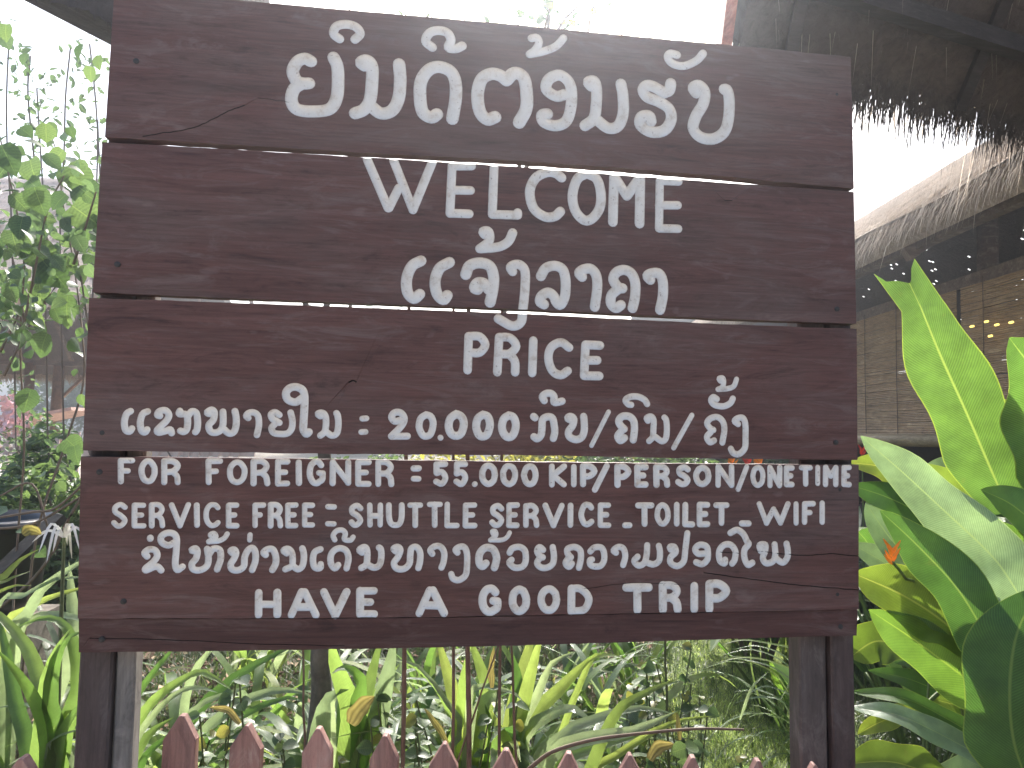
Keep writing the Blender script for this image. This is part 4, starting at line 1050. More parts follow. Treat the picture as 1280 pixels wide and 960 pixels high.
# the leafy shrub left of the sign: traced branches and leaves
rg = random.Random(77); sroot = ground_at(20, 2.9)
shrub = thing('leafy_shrub', 'tall straggly shrub with broad heart shaped leaves left of the sign', 'shrub', sroot)
BR = [[(20,700),(30,560),(25,430),(30,330),(22,270),(10,215),(-5,150)], [(40,700),(80,560),(104,480),(102,410),(92,330),(78,250),(72,195),(60,160)],
      [(25,430),(45,330),(60,260),(80,220)], [(30,400),(18,330),(0,290)], [(92,330),(108,280),(120,240)], [(5,470),(40,400),(75,345),(60,300),(40,250)], [(90,300),(100,340),(112,420)], [(0,440),(30,380),(48,345)]]
for k, b in enumerate(BR):
    mb = MB(); d0 = 2.9 + rg.uniform(-.3, .3); pts = [at(x, y, d0 + .06 * i * (1 if k % 2 else -1)) for i, (x, y) in enumerate(b)]
    if k < 2: pts = [sroot + Vector((.05 * k, 0, 0))] + pts
    c = catmull(pts, None, 4); mb.tube(c, [.0038 * (1 - .7 * i / len(c)) + .0014 for i in range(len(c))], 5); mb.build('branch', M_TWIG, shrub, smooth=True)
BIG = [(10,200,42,1),(45,215,34,1),(62,270,50,3),(22,215,30,1),(50,250,36,1),(95,225,40,1),(105,250,38,1),(98,275,40,1),(30,170,22,0),(62,165,24,0),(85,200,28,1),(60,205,26,2),(20,255,28,0),
       (35,285,32,1),(72,290,30,0),(5,320,30,1),(45,325,46,1),(62,345,42,1),(20,345,26,2),(55,365,30,1),(93,388,42,0),(66,432,34,0),(42,400,24,1),(8,385,30,1),(80,320,26,1),(70,330,24,2),(10,290,30,0),
       (100,215,30,0),(112,290,22,2),(90,165,14,1),(108,65,22,0),(128,78,20,0),(118,92,20,1),(38,75,18,2),(12,40,22,1),(8,55,20,3),(60,165,20,1),(40,235,22,3),(30,310,30,0),(15,365,26,0),(75,375,20,3),
       (98,305,24,2),(88,255,26,1),(20,300,28,1),(2,240,30,3),(108,420,20,0),(104,500,16,0),(45,500,30,0),(35,512,22,2),(88,560,26,1),(98,568,24,1),(72,395,20,1)]
for i, (x, y, s, k) in enumerate(BIG):
    dd = 2.75 + rg.uniform(-.35, .35); p = at(x - s * .2, y - s * .45, dd); a = rg.uniform(-.9, .9)
    dr = RGT * math.sin(a + .3) + Vector((0, 0, -abs(math.cos(a)) * .9)) - FWD * rg.uniform(-.3, .4)
    put_leaf(shrub, p, s * dd / 900 * 1.0, dr, k % 6, rg, normal=-FWD + Vector((rg.uniform(-.5, .5), rg.uniform(-.5, .5), rg.uniform(.1, .9))))
for i in range(400):
    b = BR[rg.randrange(len(BR))]; j = rg.randrange(len(b) - 1); f = rg.random(); dd = 2.9 + rg.uniform(-.4, .5)
    x = b[j][0] + (b[j + 1][0] - b[j][0]) * f + rg.uniform(-26, 26); y = b[j][1] + (b[j + 1][1] - b[j][1]) * f + rg.uniform(-26, 26)
    if y > 470 and rg.random() < .75: continue
    put_leaf(shrub, at(x, y, dd), rg.uniform(8, 22) * dd / 900, (rg.uniform(-1, 1), rg.uniform(-.6, .6), rg.uniform(-1, .5)), rg.choice([0, 1, 0, 2, 2, 3, 3]), rg)
# thin climbing sprays against the white sky, further back
sp = thing('climbing_shrub', 'thin sprays of small leaves against the bright sky, upper left behind the broad leaved shrub', 'shrub', ground_at(60, 4.6))
for k, b in enumerate([[(60,560),(55,330),(45,220),(35,120),(38,70)], [(80,560),(75,300),(80,190),(82,120),(88,60)], [(110,560),(118,300),(122,180),(118,110),(112,55)], [(20,560),(15,300),(8,150),(12,30)], [(130,560),(128,300),(125,220),(122,150)],[(60,330),(50,180),(46,110)]]):
    mb = MB(); c = catmull([at(x, y, 4.6 + .1 * k) for x, y in b], None, 5); mb.tube([W(-2.8 + .3 * k, 4.6, 0)] + c, .006, 4); mb.build('branch', M_TWIG, sp)
    lb = MB()
    for q in c[5:]:
        leaf_cloud(lb, q, (.11, .11, .11), 4 if q.z > 2.9 else 7, .065, rg)
    o = lb.build('foliage', G_BUSHD if k % 2 else G_BUSH, sp); o["kind"] = 'stuff'
# bare twigs with a few leaves, rising behind the top plank
tw = thing('bare_shrub', 'tall bare twigs with a tuft of green leaves sticking up behind the top plank', 'shrub', ground_at(640, 2.9))
for k, b in enumerate([[(620,500),(650,200),(680,40),(690,0),(700,-40)], [(640,300),(690,60),(720,10),(745,-30)], [(650,200),(685,40),(682,0),(680,-30)], [(700,40),(725,22),(745,5),(760,-20)], [(735,40),(742,10),(765,-12)], [(790,60),(778,45),(770,22)],
                       [(640,60),(648,30),(660,5),(665,-20)], [(580,60),(581,20),(580,-20)], [(530,60),(540,20),(556,-8)], [(505,50),(508,12),(515,-10)], [(472,50),(470,14),(472,-10)], [(440,40),(437,10),(445,-12)], [(540,30),(528,12),(520,2)], [(435,500),(440,250),(437,20)], [(800,62),(808,50),(826,38)], [(690,60),(704,30),(716,-15)]]):
    mb = MB(); dd = 2.9 + .05 * k; c = catmull([at(x, y, dd) for x, y in b], None, 4); mb.tube(c, [max(.0025, .012 * (1 - i / len(c)) * (1 if k in (0, 1, 2, 13) else .5)) for i in range(len(c))], 5)
    mb.build('branch', M_TWIG, tw)
for i in range(46):
    x = rg.gauss(690, 26) if i < 30 else rg.uniform(430, 800); y = rg.uniform(5, 35) if i < 30 else rg.uniform(-5, 30)
    put_leaf(tw, at(x, y, 2.9 + rg.uniform(-.1, .4)), rg.uniform(8, 16) * 3 / 900, (rg.uniform(-1, 1), rg.uniform(-.5, .5), rg.uniform(-.3, 1)), rg.choice([0, 1, 4]) if i < 30 else 1, rg)
# slim tree trunk and dry stalks behind the board
def stalk(name, lab, cat, px0, py0, px1, py1, d, rpx, mat, group=None, kink=3, seed=0, pull=0):
    rg = random.Random(seed); a = at(px1, py1, d); root = at(px0, py0, d); dz = (root - a); 
    if dz.z < -1e-3: root = a + dz * (a.z / -dz.z)
    n = 12; pts = [root.lerp(a, i / n) + RGT * rg.uniform(-1, 1) * kink * .3 * d / 900 for i in range(n + 1)]
    mb = MB(); r = rpx * d / 900; mb.tube(pts, [r * (1.15 - .35 * i / n) * rg.uniform(.92, 1.08) for i in range(n + 1)], 8)
    o = mb.build(name, mat, None, smooth=True, org=tuple(root)); return tag(o, lab, cat, group)
rtr = ground_at(398, 2.45); trt = thing('tree', 'slim grey tree trunk rising behind the bottom plank left of centre', 'tree', rtr)
mb = MB(); tq = [rtr, at(397, 930, 2.45), at(402, 860, 2.46), at(400, 810, 2.46), at(410, 700, 2.5), at(405, 560, 2.5), at(395, 420, 2.55)]; mb.tube(catmull(tq, None, 5), [.042 - .0008 * i for i in range(31)], 12); mb.build('trunk', M_TRUNK, trt, smooth=True)
for e_ in ((350, 300), (440, 260)):
    mb = MB(); mb.tube(catmull([at(395, 425, 2.55), at((395 + e_[0]) / 2, 350, 2.6), at(e_[0], e_[1], 2.8)], None, 4), [.014 - .001 * i for i in range(9)], 6); mb.build('branch', M_TRUNK, trt, smooth=True)
SG = 'dry stalks standing behind the fence'
stalk('plant_stalk', 'brown dry stalk, leftmost of the four below the letters OD', 'stalk', 504, 955, 512, 240, 1.95, 2.6, M_STALK, SG, 5, 1)
stalk('plant_stalk', 'thin brown dry stalk just left of the thickest one', 'stalk', 566, 955, 567, 240, 1.95, 1.9, M_STALK, SG, 4, 2)
stalk('plant_stalk', 'thickest brown dry stalk under the middle of the sign', 'stalk', 586, 960, 584, 240, 1.95, 2.9, M_STALK, SG, 5, 3)
stalk('plant_stalk', 'thin dark stalk right of the thickest one, slightly bent', 'stalk', 625, 925, 628, 240, 2.0, 1.8, M_STALK, SG, 4, 4)
stalk('plant_stalk', 'thin leaning stalk at the right of the stalk group', 'stalk', 646, 955, 630, 640, 2.0, 1.6, M_STALK, SG, 4, 5)
stalk('plant_stalk', 'slanting thin stalk crossing the group of upright stalks', 'stalk', 590, 900, 628, 790, 1.95, 1.3, M_STALK, SG, 3, 6)
stalk('plant_stalk', 'lone green stalk between the lilies and the grass', 'stalk', 836, 950, 829, 700, 2.4, 1.6, M_STEM, SG, 4, 7)
stalk('plant_stalk', 'thin stalk left of the slim tree trunk', 'stalk', 380, 920, 378, 700, 2.2, 1.5, M_STALK, SG, 4, 8)
mb = MB(); c = catmull([at(x, y, 1.9) for x, y in [(660,962),(690,940),(740,925),(800,917),(870,911),(930,912)]], None, 5); mb.tube(c, [.0055 * (1 - .5 * i / len(c)) for i in range(len(c))], 6)
o = mb.build('fallen_branch', M_TWIG, smooth=True, org=tuple(c[0])); tag(o, 'thin bare branch lying across the lilies right of centre', 'branch')
for k, (b, r) in enumerate([([(-20,775),(30,735),(60,700),(85,650),(112,605)], .006), ([(-20,650),(40,640),(70,635),(110,600)], .005), ([(0,620),(40,605),(60,660)], .004), ([(-20,662),(40,655),(100,622)], .005)]):
    mb = MB(); c = catmull([at(x, y, 2.75) for x, y in b], None, 5); mb.tube(c, r, 5); o = mb.build('fallen_branch', M_TWIG, smooth=True, org=tuple(c[0]))
    tag(o, ['long bare twig slanting up to the sign from the lower left', 'bare twig lying level left of the sign', 'short bent twig at the left edge', 'pale twig crossing the dark tub at the left edge'][k], 'branch', 'bare twigs left of the sign')

# small leafy weeds between the clumps
weeds = [(300,845,2.2,'fresh green weed with pointed leaves left of the slim trunk'),(262,880,2.35,'small weed among the dead leaves'),(460,935,2.05,'curly blue green weed behind the fence under the letter E'),(545,880,2.2,'leafy weed with rounded leaves beside the stalks'),
         (620,860,2.3,'blue green weed left of the tall yellow lilies'),(770,880,2.5,'leafy weed in the middle of the lily leaves'),(720,850,2.9,'bright green weed behind the yellow leaf'),(840,850,2.7,'tall weed with heart shaped leaves under the word TRIP'),
         (810,830,2.8,'pale weed behind the lily fan'),(890,905,2.3,'drooping weed at the edge of the grass'),(870,825,2.9,'round leaved weed under the last letter P'),(345,900,2.2,'weed with a broad notched leaf behind the fence'),
         (130,690,2.9,'small weed hidden behind the left edge'),(690,830,3.1,'small weed beyond the yellow lily leaves'),(800,955,2.0,'low weed behind the pickets right of centre'),(500,870,2.3,'twining weed round the leftmost stalk')]
for i, (px, py, d, lab) in enumerate(weeds):
    rg = random.Random(1200 + i); top = at(px, py, d); root = top.copy(); root.z = 0; root = root + RGT * rg.uniform(-.05, .05)
    t = thing('weed', lab, 'plant', root); hgt = top.z
    for s in range(3):
        e = top + RGT * rg.uniform(-.09, .09) + FWD * rg.uniform(-.08, .08) + Vector((0, 0, rg.uniform(-.12, .06)))
        c = catmull([root, root.lerp(e, .5) + RGT * rg.uniform(-.05, .05), e], None, 5); mb = MB(); mb.tube(c, .0026, 4); mb.build('stem', M_STEM, t)
        for q in c[3:]:
            for _ in range(2):
                a = rg.uniform(0, 6.28); put_leaf(t, q, rg.uniform(.022, .05), (math.cos(a), math.sin(a), rg.uniform(-.4, .4)), rg.choice([0, 1, 0, 0, 2, 4]), rg)
# single yellowing leaves
for i, (b, hw, lab) in enumerate([([(438,905),(450,885),(468,870)], 13, 'yellow green broken leaf behind the fourth picket'), ([(560,930),(545,905),(530,885)], 5, 'yellowing narrow leaf left of the stalks'), ([(300,905),(285,888),(262,884)], 5, 'yellow curled leaf above the fence'),
                                  ([(812,950),(822,935),(842,930)], 9, 'rolled dead leaf with an orange end between two pickets'), ([(850,925),(848,905),(846,890)], 4, 'hanging yellow leaf tip near the grass'), ([(615,860),(614,835),(618,808)], 5, 'yellow upright leaf between the stalks'), ([(28,668),(38,662),(52,668)], 8, 'fallen orange yellow leaf left of the white bloom')]):
    d = 2.02; P3 = [at(x, y, d + .02 * k) for k, (x, y) in enumerate(b)]
    o = blade('dry_leaf', P3, hw * .85 * d / 900, G_DRY, None, seg=10, fold=.35, cols=4, wav=.14, seed=i, org=tuple(P3[0])); tag(o, lab, 'leaf')

# leaf litter, ground cover and grass
def scatter(name, mat, n, area, maker, lab, cat, seed):
    rg = random.Random(seed); mb = MB()
    for _ in range(n):
        r_, d_ = area(rg); maker(mb, W(r_, d_, 0), rg)
    o = mb.build(name, mat, None, org=(0, 0, 0)); return tag(o, lab, cat, kind='stuff')
def litter(mb, p, rg):
    s = rg.uniform(.02, .075); a = rg.uniform(0, 6.28); d = Vector((math.cos(a), math.sin(a), rg.uniform(-.3, .5))) * s; x = Vector((-math.sin(a), math.cos(a), rg.uniform(-.5, .5))) * s * .4
    z = Vector((0, 0, rg.uniform(.03, .08))); mb.add([p + z, p + z + d * .5 + x + Vector((0, 0, s * .2)), p + z + d, p + z + d * .5 - x + Vector((0, 0, s * .25))], [(0, 1, 2), (0, 2, 3)])
M_LIT = [plain('dead_leaf_brown', (0.15, 0.092, 0.055), 0.8, 0.5, 3), plain('dead_leaf_pale', (0.40, 0.30, 0.20), 0.8, 0.3, 3)]
def bed(rg):
    while True:
        r_, d_ = rg.uniform(-3.2, 1.2), rg.uniform(1.55, 5.5)
        if r_ / d_ < .2: return r_, d_
scatter('leaf_litter', M_LIT[0], 4200, bed, litter, 'brown dead leaves lying on the soil between the plants', 'dead leaves', 1)
scatter('leaf_litter', M_LIT[1], 700, bed, litter, 'pale dry leaves lying on the soil between the plants', 'dead leaves', 2)
def tuft(hmin, hmax, w, n=5, spread=.05):
    def f(mb, p, rg):
        for _ in range(n):
            a = rg.uniform(0, 6.28); h = rg.uniform(hmin, hmax); d = Vector((math.cos(a), math.sin(a), 0)); q = p + Vector((rg.uniform(-spread, spread), rg.uniform(-spread, spread), 0)); x = Vector((-d.y, d.x, 0)) * w
            m_ = q + d * h * .18 + Vector((0, 0, h * .6)); e = q + d * h * rg.uniform(.35, .8) + Vector((0, 0, h * rg.uniform(.7, 1)))
            mb.add([q - x, q + x, m_ + x * .8, m_ - x * .8, e], [(0, 1, 2, 3), (3, 2, 4)], [(0, 0), (1, 0), (1, .5), (0, .5), (.5, 1)])
    return f
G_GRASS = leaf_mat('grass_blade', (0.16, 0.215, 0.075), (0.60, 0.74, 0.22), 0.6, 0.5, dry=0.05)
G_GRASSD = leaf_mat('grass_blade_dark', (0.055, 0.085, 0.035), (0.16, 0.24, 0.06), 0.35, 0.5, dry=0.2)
def grass_area(rg):
    while True:
        d_ = rg.uniform(1.75, 6.5); px = rg.uniform(850, 1045); r_ = (px - 640) / 900 * d_ + rg.gauss(0, .08)
        return r_, d_
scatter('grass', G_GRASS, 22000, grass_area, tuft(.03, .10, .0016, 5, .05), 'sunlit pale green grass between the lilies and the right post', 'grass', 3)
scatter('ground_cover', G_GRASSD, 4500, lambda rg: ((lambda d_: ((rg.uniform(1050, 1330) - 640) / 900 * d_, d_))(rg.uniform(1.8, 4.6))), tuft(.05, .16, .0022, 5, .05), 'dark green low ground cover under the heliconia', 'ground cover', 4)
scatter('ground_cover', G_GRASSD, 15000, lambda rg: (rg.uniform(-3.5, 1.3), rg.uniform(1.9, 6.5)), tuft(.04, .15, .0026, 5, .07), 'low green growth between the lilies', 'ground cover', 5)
def flowerlet(mb, p, rg):
    c = p + Vector((0, 0, rg.uniform(.08, .2))); s = rg.uniform(.005, .009)
    for k in range(3):
        a = rg.uniform(0, 3); x = Vector((math.cos(a), math.sin(a), rg.uniform(-.5, .5))) * s; y = Vector((-math.sin(a), math.cos(a), rg.uniform(.2, .9))) * s
        mb.add([c - x, c - y, c + x, c + y], [(0, 1, 2, 3)])
scatter('small_flowers', M_WHITEP, 380, lambda rg: ((lambda d_: ((rg.uniform(1065, 1290) - 640) / 900 * d_, d_))(rg.uniform(2.2, 3.6))), flowerlet, 'tiny white flowers scattered in the ground cover under the heliconia', 'flowers', 6)
# tall arching grass left of the right post
ag = thing('arching_grass', 'clump of long thin arching grass just left of the right post', 'grass clump', ground_at(1030, 3.0))
AG = [[(1010,880),(1000,850),(975,825),(940,812),(905,818)],[(1012,870),(998,842),(960,826),(925,822),(890,830)],[(1010,860),(990,850),(960,832),(920,822)],[(1000,812),(970,806),(930,800),(900,806)],[(985,865),(965,840),(930,825),(900,822)],
      [(1005,820),(995,800),(985,790)],[(1010,905),(1000,878),(960,858),(930,870)],[(990,900),(975,875),(945,872),(915,880)],[(925,900),(940,860),(960,840)],[(950,880),(940,840),(938,812)],[(1020,900),(990,830),(950,808),(915,812)]]
rg = random.Random(8)
for i, b in enumerate(AG):
    d = 2.7 + rg.uniform(-.3, .3); blade('blade', [at(x, y, d) for x, y in b], 1.9 * d / 900, rg.choice([G_STRAPP, G_STRAPP, G_GRASS]), ag, seg=14, fold=.3, cols=2, face=Vector((0, -.4, 1)), seed=i)
for i in range(26):
    strap_random(ag, ORG[ag.name] + Vector((rg.uniform(-.1, .1), rg.uniform(-.1, .1), 0)), rg.uniform(.5, .95), .006, rg.uniform(1.6, 4.6), rg.uniform(.5, 1.2), rg.choice([G_STRAP, G_STRAPP]), 7000 + i)
    
# bushes of the garden beyond
NB = [(-3.6,5.6,.9,.7,'leafy pale bush left of the sign in front of the far fence',[G_BUSHD,G_BUSH]), (-2.6,5.9,.8,.6,'low grey green bush just left of the sign',[G_BUSHD,G_BUSHD]), (-1.9,6.3,.95,.7,'bush seen through the gap above the word FOR',[G_BUSH,G_BUSHY]),
      (-1.0,6.6,1.15,.7,'green bush seen through the gap above the word FOREIGNER',[G_BUSH,G_BUSHD]), (0.0,6.2,1.3,.8,'yellowish bush seen through the gap above the number 55',[G_BUSHY,G_BUSH]), (.9,6.8,1.25,.8,'bush seen through the gap above the word KIP',[G_BUSH,G_BUSHY]),
      (1.8,6.6,1.3,.7,'bush seen through the gap above the word PERSON',[G_BUSH,G_BUSHD]), (2.6,7.4,1.4,.9,'dark bush beyond the heliconias',[G_BUSHD,G_BUSH]), (.3,9.5,2.3,1.3,'tall sunlit shrub behind the middle of the sign',[G_BUSH,G_BUSHY]), (1.7,10.5,2.5,1.3,'tall shrub behind the right half of the sign',[G_BUSH,G_BUSHY]),
      (-3.1,4.6,1.3,.38,'pale dense bush right behind the black tub at the left edge',[G_BUSHD,G_BUSH]),(-2.75,4.5,1.25,.36,'dense low bush between the black tub and the sign',[G_BUSH,G_BUSHD]),(2.3,4.9,.8,.5,'dense dark bush at the foot of the building wall',[G_BUSHD,G_HELD]),(1.5,4.4,.75,.5,'dark low bush right of the right post',[G_BUSHD,G_HELD]),(3.1,3.9,.75,.55,'dark bush behind the heliconia clump',[G_BUSHD,G_HELD])]
for i, (r_, d_, h, rad, lab, ms) in enumerate(NB): bush('garden_bush', lab, 'bush', r_, d_, h, rad, int(1500 * (1 + h / 2)), .075 if d_ < 8 else .11, ms, 2000 + i, 'bushes of the garden')
for i, (r_, d_, h, rad, lab) in enumerate([(-16,34,6,4.2,'hazy tree beyond the hut at the far left'), (-9,40,7,5,'hazy tree beyond the hut near the sign edge'), (-3,44,6,5,'distant tree hidden mostly behind the sign'), (4,42,6,5,'distant tree behind the right part of the sign'), (-24,40,7,5,'distant tree past the left edge')]):
    bush('tree', lab, 'tree', r_, d_, h, rad, 5200, .38, [G_BUSHD, G_BUSH], 2100 + i, 'distant trees', 9)
# pink flowering bush and the black tub
pb = bush('flowering_bush', 'bush with pink blossoms at the left edge before the far fence', 'bush', -3.75, 5.4, 1.5, .35, 900, .06, [G_BUSHD, G_BUSH], 2300)
mb = MB(); rg = random.Random(4)
for i in range(90):
    c = at(rg.gauss(16, 11), rg.gauss(520, 12), 5.3 + rg.uniform(-.2, .3)); 
    for k in range(3):
        a = rg.uniform(0, 6.28); s = .03; x = Vector((math.cos(a), rg.uniform(-1, 1), math.sin(a))) * s; y = Vector((-math.sin(a), rg.uniform(-1, 1), math.cos(a))) * s; mb.add([c - x, c - y * .7, c + x, c + y * .7], [(0, 1, 2, 3)])
o = mb.build('blossoms', M_PINK, pb); o["kind"] = 'stuff'
M_BLACK = plain('black_plastic', (0.012, 0.012, 0.014), 0.28, 0.2, 8, 0.0005, 0.6)
def lathe(prof, c, n=24):
    mb = MB(); vs = []
    for r, z in prof: vs += [(c.x + r * math.cos(2 * math.pi * k / n), c.y + r * math.sin(2 * math.pi * k / n), c.z + z) for k in range(n)]
    mb.add(vs, [(i * n + k, i * n + (k + 1) % n, (i + 1) * n + (k + 1) % n, (i + 1) * n + k) for i in range(len(prof) - 1) for k in range(n)]); return mb
tc = W(-2.42, 3.35, 0.55)
tub = thing('plastic_tub', 'glossy black plastic tub at the left edge behind the lilies', 'tub', tuple(tc))
lathe([(.0, .0), (.20, .0), (.24, .10), (.27, .40), (.29, .42), (.31, .40), (.31, .44), (.28, .45), (.255, .41), (.22, .30)], tc).build('bowl', M_BLACK, tub, smooth=True)
lathe([(.0, .30), (.245, .30)], tc).build('soil', ground_mat(), tub)
mb = MB(); mb.box(W(-2.42, 3.35, .27), (.5, .5, .54)); o = mb.build('timber_block', M_TRUNK, org=tuple(W(-2.42, 3.35, 0))); tag(o, 'weathered timber block under the black tub', 'block')
mb = MB(); mb.beam(at(-10, 725, 3.0), at(75, 645, 3.2), .11, .03); o = mb.build('timber_board', wood_mat('rotten_board', (0.045, 0.038, 0.03), (0.08, 0.07, 0.06), 'x', .5, .8), org=tuple(at(40, 670, 2.8))); tag(o, 'weathered grey board leaning among the lilies left of the sign', 'board')

# ---------------------------------------------------------------- thatch
def thatch_mat(name, a, b, glow=0):
    m, n, l, p = newmat(name)
    g = noise(n, l, coords(n, l, (1, 1, 1)), 26, 7, 0.7, 0.4); g2 = noise(n, l, coords(n, l, (1, 1, 1)), 3, 5, .6)
    rg_ = ramp(n, [(0.3, a), (0.7, b)]); l.new(g, rg_.inputs[0]); r3 = ramp(n, [(0.3, (.7, .7, .7)), (0.7, (1.15, 1.15, 1.15))]); l.new(g2, r3.inputs[0])
    c = mixc(n, l, .8, rg_.outputs[0], r3.outputs[0], 'MULTIPLY'); l.new(c, p.inputs['Base Color']); p.inputs['Roughness'].default_value = .9
    bump(n, l, g, p, .8, .03)
    if glow:
        out = [x for x in n if x.type == 'OUTPUT_MATERIAL'][0]; tr = n.new('ShaderNodeBsdfTranslucent'); l.new(c, tr.inputs[0]); mx = n.new('ShaderNodeMixShader'); mx.inputs[0].default_value = glow
        l.new(p.outputs[0], mx.inputs[1]); l.new(tr.outputs[0], mx.inputs[2]); l.new(mx.outputs[0], out.inputs[0])
    return m
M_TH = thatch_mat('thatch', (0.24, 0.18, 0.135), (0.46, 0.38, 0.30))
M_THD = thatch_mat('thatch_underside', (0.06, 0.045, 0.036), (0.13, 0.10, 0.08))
M_THF = thatch_mat('thatch_fringe', (0.42, 0.34, 0.265), (0.74, 0.65, 0.55), .6)
M_TIM = wood_mat('roof_timber', (0.13, 0.085, 0.06), (0.22, 0.18, 0.14), 'x', .5, .7)
def strands(mb, a, b, n, L, drop, w, rg, spread=.06, along=None):
    """hanging grass strands along the edge a-b; drop = main direction"""
    a = Vector(a); b = Vector(b); e = (b - a).normalized(); drop = Vector(drop).normalized()
    for _ in range(n):
        p = a.lerp(b, rg.random()) + drop * rg.uniform(-.08, .02) + Vector((0, 0, rg.uniform(-.5, .5) * spread)); ln = L * (.2 + .8 * rg.random() ** 1.8) * (1.3 if rg.random() < .1 else 1)
        d = (drop + e * rg.gauss(0, .16) + Vector((rg.gauss(0, .08), rg.gauss(0, .08), 0))).normalized(); d2 = (d * .6 + Vector((0, 0, -1)) * .75 + e * rg.gauss(0, .18)).normalized()
        x = e * w * rg.uniform(.6, 1.5); m_ = p + d * ln * .45; q = m_ + d2 * ln * .55
        mb.add([p - x, p + x, m_ + x * .8, m_ - x * .8, q], [(0, 1, 2, 3), (3, 2, 4)])
def thatch_slope(par, E0, E1, T0, T1, rows, per, rg, th=.16, fr=.30, w=.006, mat=None, fn=900, matf=None, surf=True, mats=None):
    """slab from eave E0-E1 to top T0-T1, with layered strand courses"""
    E0, E1, T0, T1 = map(Vector, (E0, E1, T0, T1)); nrm = (E1 - E0).cross(T0 - E0).normalized()
    if nrm.z < 0: nrm = -nrm
    mb = MB(); off = nrm * th
    nx_ = 24; ny_ = 10; vs = []; fs = []
    for j in range(ny_ + 1):
        for i in range(nx_ + 1):
            p = E0.lerp(E1, i / nx_).lerp(T0.lerp(T1, i / nx_), j / ny_) + off + nrm * rg.uniform(-.02, .02); vs.append(p)
    for j in range(ny_):
        for i in range(nx_): fs.append((j * (nx_ + 1) + i, j * (nx_ + 1) + i + 1, (j + 1) * (nx_ + 1) + i + 1, (j + 1) * (nx_ + 1) + i))
    b = len(vs); vs += [E0, E1, T1, T0]; fs += [(b + 3, b + 2, b + 1, b)]
    fs.append((0, b, b + 1, nx_)); top = ny_ * (nx_ + 1); fs.append((0, top, b + 3, b)); fs.append((nx_, b + 1, b + 2, top + nx_)); fs.append((top, top + nx_, b + 2, b + 3))
    mb.add(vs, fs); mb.build('thatch', mat or M_TH, par)
    dn = (E0 - T0).normalized()
    if surf:
        sb = MB()
        for j in range(rows):
            f = (j + .6) / rows; strands(sb, E0.lerp(T0, f) + off * 1.1, E1.lerp(T1, f) + off * 1.1, per, (T0 - E0).length / rows * 2.0, dn - nrm * .03, w, rg, .03)
        o = sb.build('thatch_strands', mats or M_THF, par); o["kind"] = 'stuff'
    fb = MB()
    if fn == 2600 and surf: strands(fb, E0 + off * .8, E1 + off * .8, 260, .24, dn * .5 - Vector((0, 0, .8)), w * .5, rg, .10)
    strands(fb, E0 + off * .8, E1 + off * .8, fn, fr, dn * .8 - Vector((0, 0, .55)), w * .8, rg, .05); strands(fb, E0, E1, fn, fr * .8, dn * .6 - Vector((0, 0, .8)), w * .8, rg, .06) if fn != 2600 or not surf else None
    o = fb.build('thatch_fringe', matf or M_THF, par); o["kind"] = 'stuff'
# building on the right: wall line runs ahead of the viewer
bl = thing('thatched_building', 'long thatched building with bamboo blinds along its open side, right of the sign', 'building', W(3.6, 6, 0))
rg = random.Random(21)
RE, ZE = 2.18, 2.50; RR, ZR = 5.1, 4.45
thatch_slope(bl, W(RE, 1.2, ZE), W(RE, 15, ZE), W(RR, 1.2, ZR), W(RR, 15, ZR), 16, 3400, rg, .16, .24, .0055, fn=2600)
# far slope with little holes where the sky shows
mb = MB(); nd, ns = 480, 96; FA = lambda s, d: W(RR + (8.0 - RR) * s, d, ZR + .1 + (2.7 - ZR) * s)
for i in range(nd):
    for j in range(ns):
        if rg.random() < (.05 if ((i // 9) * 7 + (j // 2) * 5) % 11 < 2 else .001): continue
        d0 = 1.2 + 13.8 * i / nd; d1 = 1.2 + 13.8 * (i + 1) / nd; mb.add([FA(j / ns, d0), FA(j / ns, d1), FA((j + 1) / ns, d1), FA((j + 1) / ns, d0)], [(0, 1, 2, 3)])
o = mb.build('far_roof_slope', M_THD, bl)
RW = 2.62
for k in range(7):
    mb = MB(); d = 1.9 + k * 2.15; mb.tube([W(RW + .08, d, 0), W(RW + .08, d, 2.75)], .055, 10); mb.build('post', M_TIM, bl, smooth=True)
    mb = MB(); mb.beam(W(RE + .05, d, ZE - .02), W(RR, d, ZR - .04), .06, .08); mb.build('rafter', M_TIM, bl)
mb = MB(); mb.beam(W(RW, 1.0, 2.34), W(RW, 15, 2.34), .05, .07); mb.build('blind_beam', M_TIM, bl)
mb = MB(); mb.beam(W(RE + .12, 1.0, ZE + .03), W(RE + .12, 15, ZE + .03), .05, .05); mb.build('purlin', M_TIM, bl)
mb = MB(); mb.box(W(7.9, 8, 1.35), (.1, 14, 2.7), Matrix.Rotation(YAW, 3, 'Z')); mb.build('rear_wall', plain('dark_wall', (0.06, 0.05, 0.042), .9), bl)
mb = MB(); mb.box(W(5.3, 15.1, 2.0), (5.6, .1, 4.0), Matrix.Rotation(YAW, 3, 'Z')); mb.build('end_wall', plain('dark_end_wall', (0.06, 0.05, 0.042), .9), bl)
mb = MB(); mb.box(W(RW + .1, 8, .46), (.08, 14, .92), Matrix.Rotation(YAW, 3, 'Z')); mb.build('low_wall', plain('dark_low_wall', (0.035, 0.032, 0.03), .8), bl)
mb = MB(); mb.beam(W(RW + .02, 1.0, 1.02), W(RW + .02, 15, 1.02), .05, .06); mb.build('hand_rail', M_GREYPOST, bl)
mb = MB(); mb.box(W(5.2, 8, .05), (5.2, 14, .1), Matrix.Rotation(YAW, 3, 'Z')); mb.build('floor_slab', M_SAND, bl)
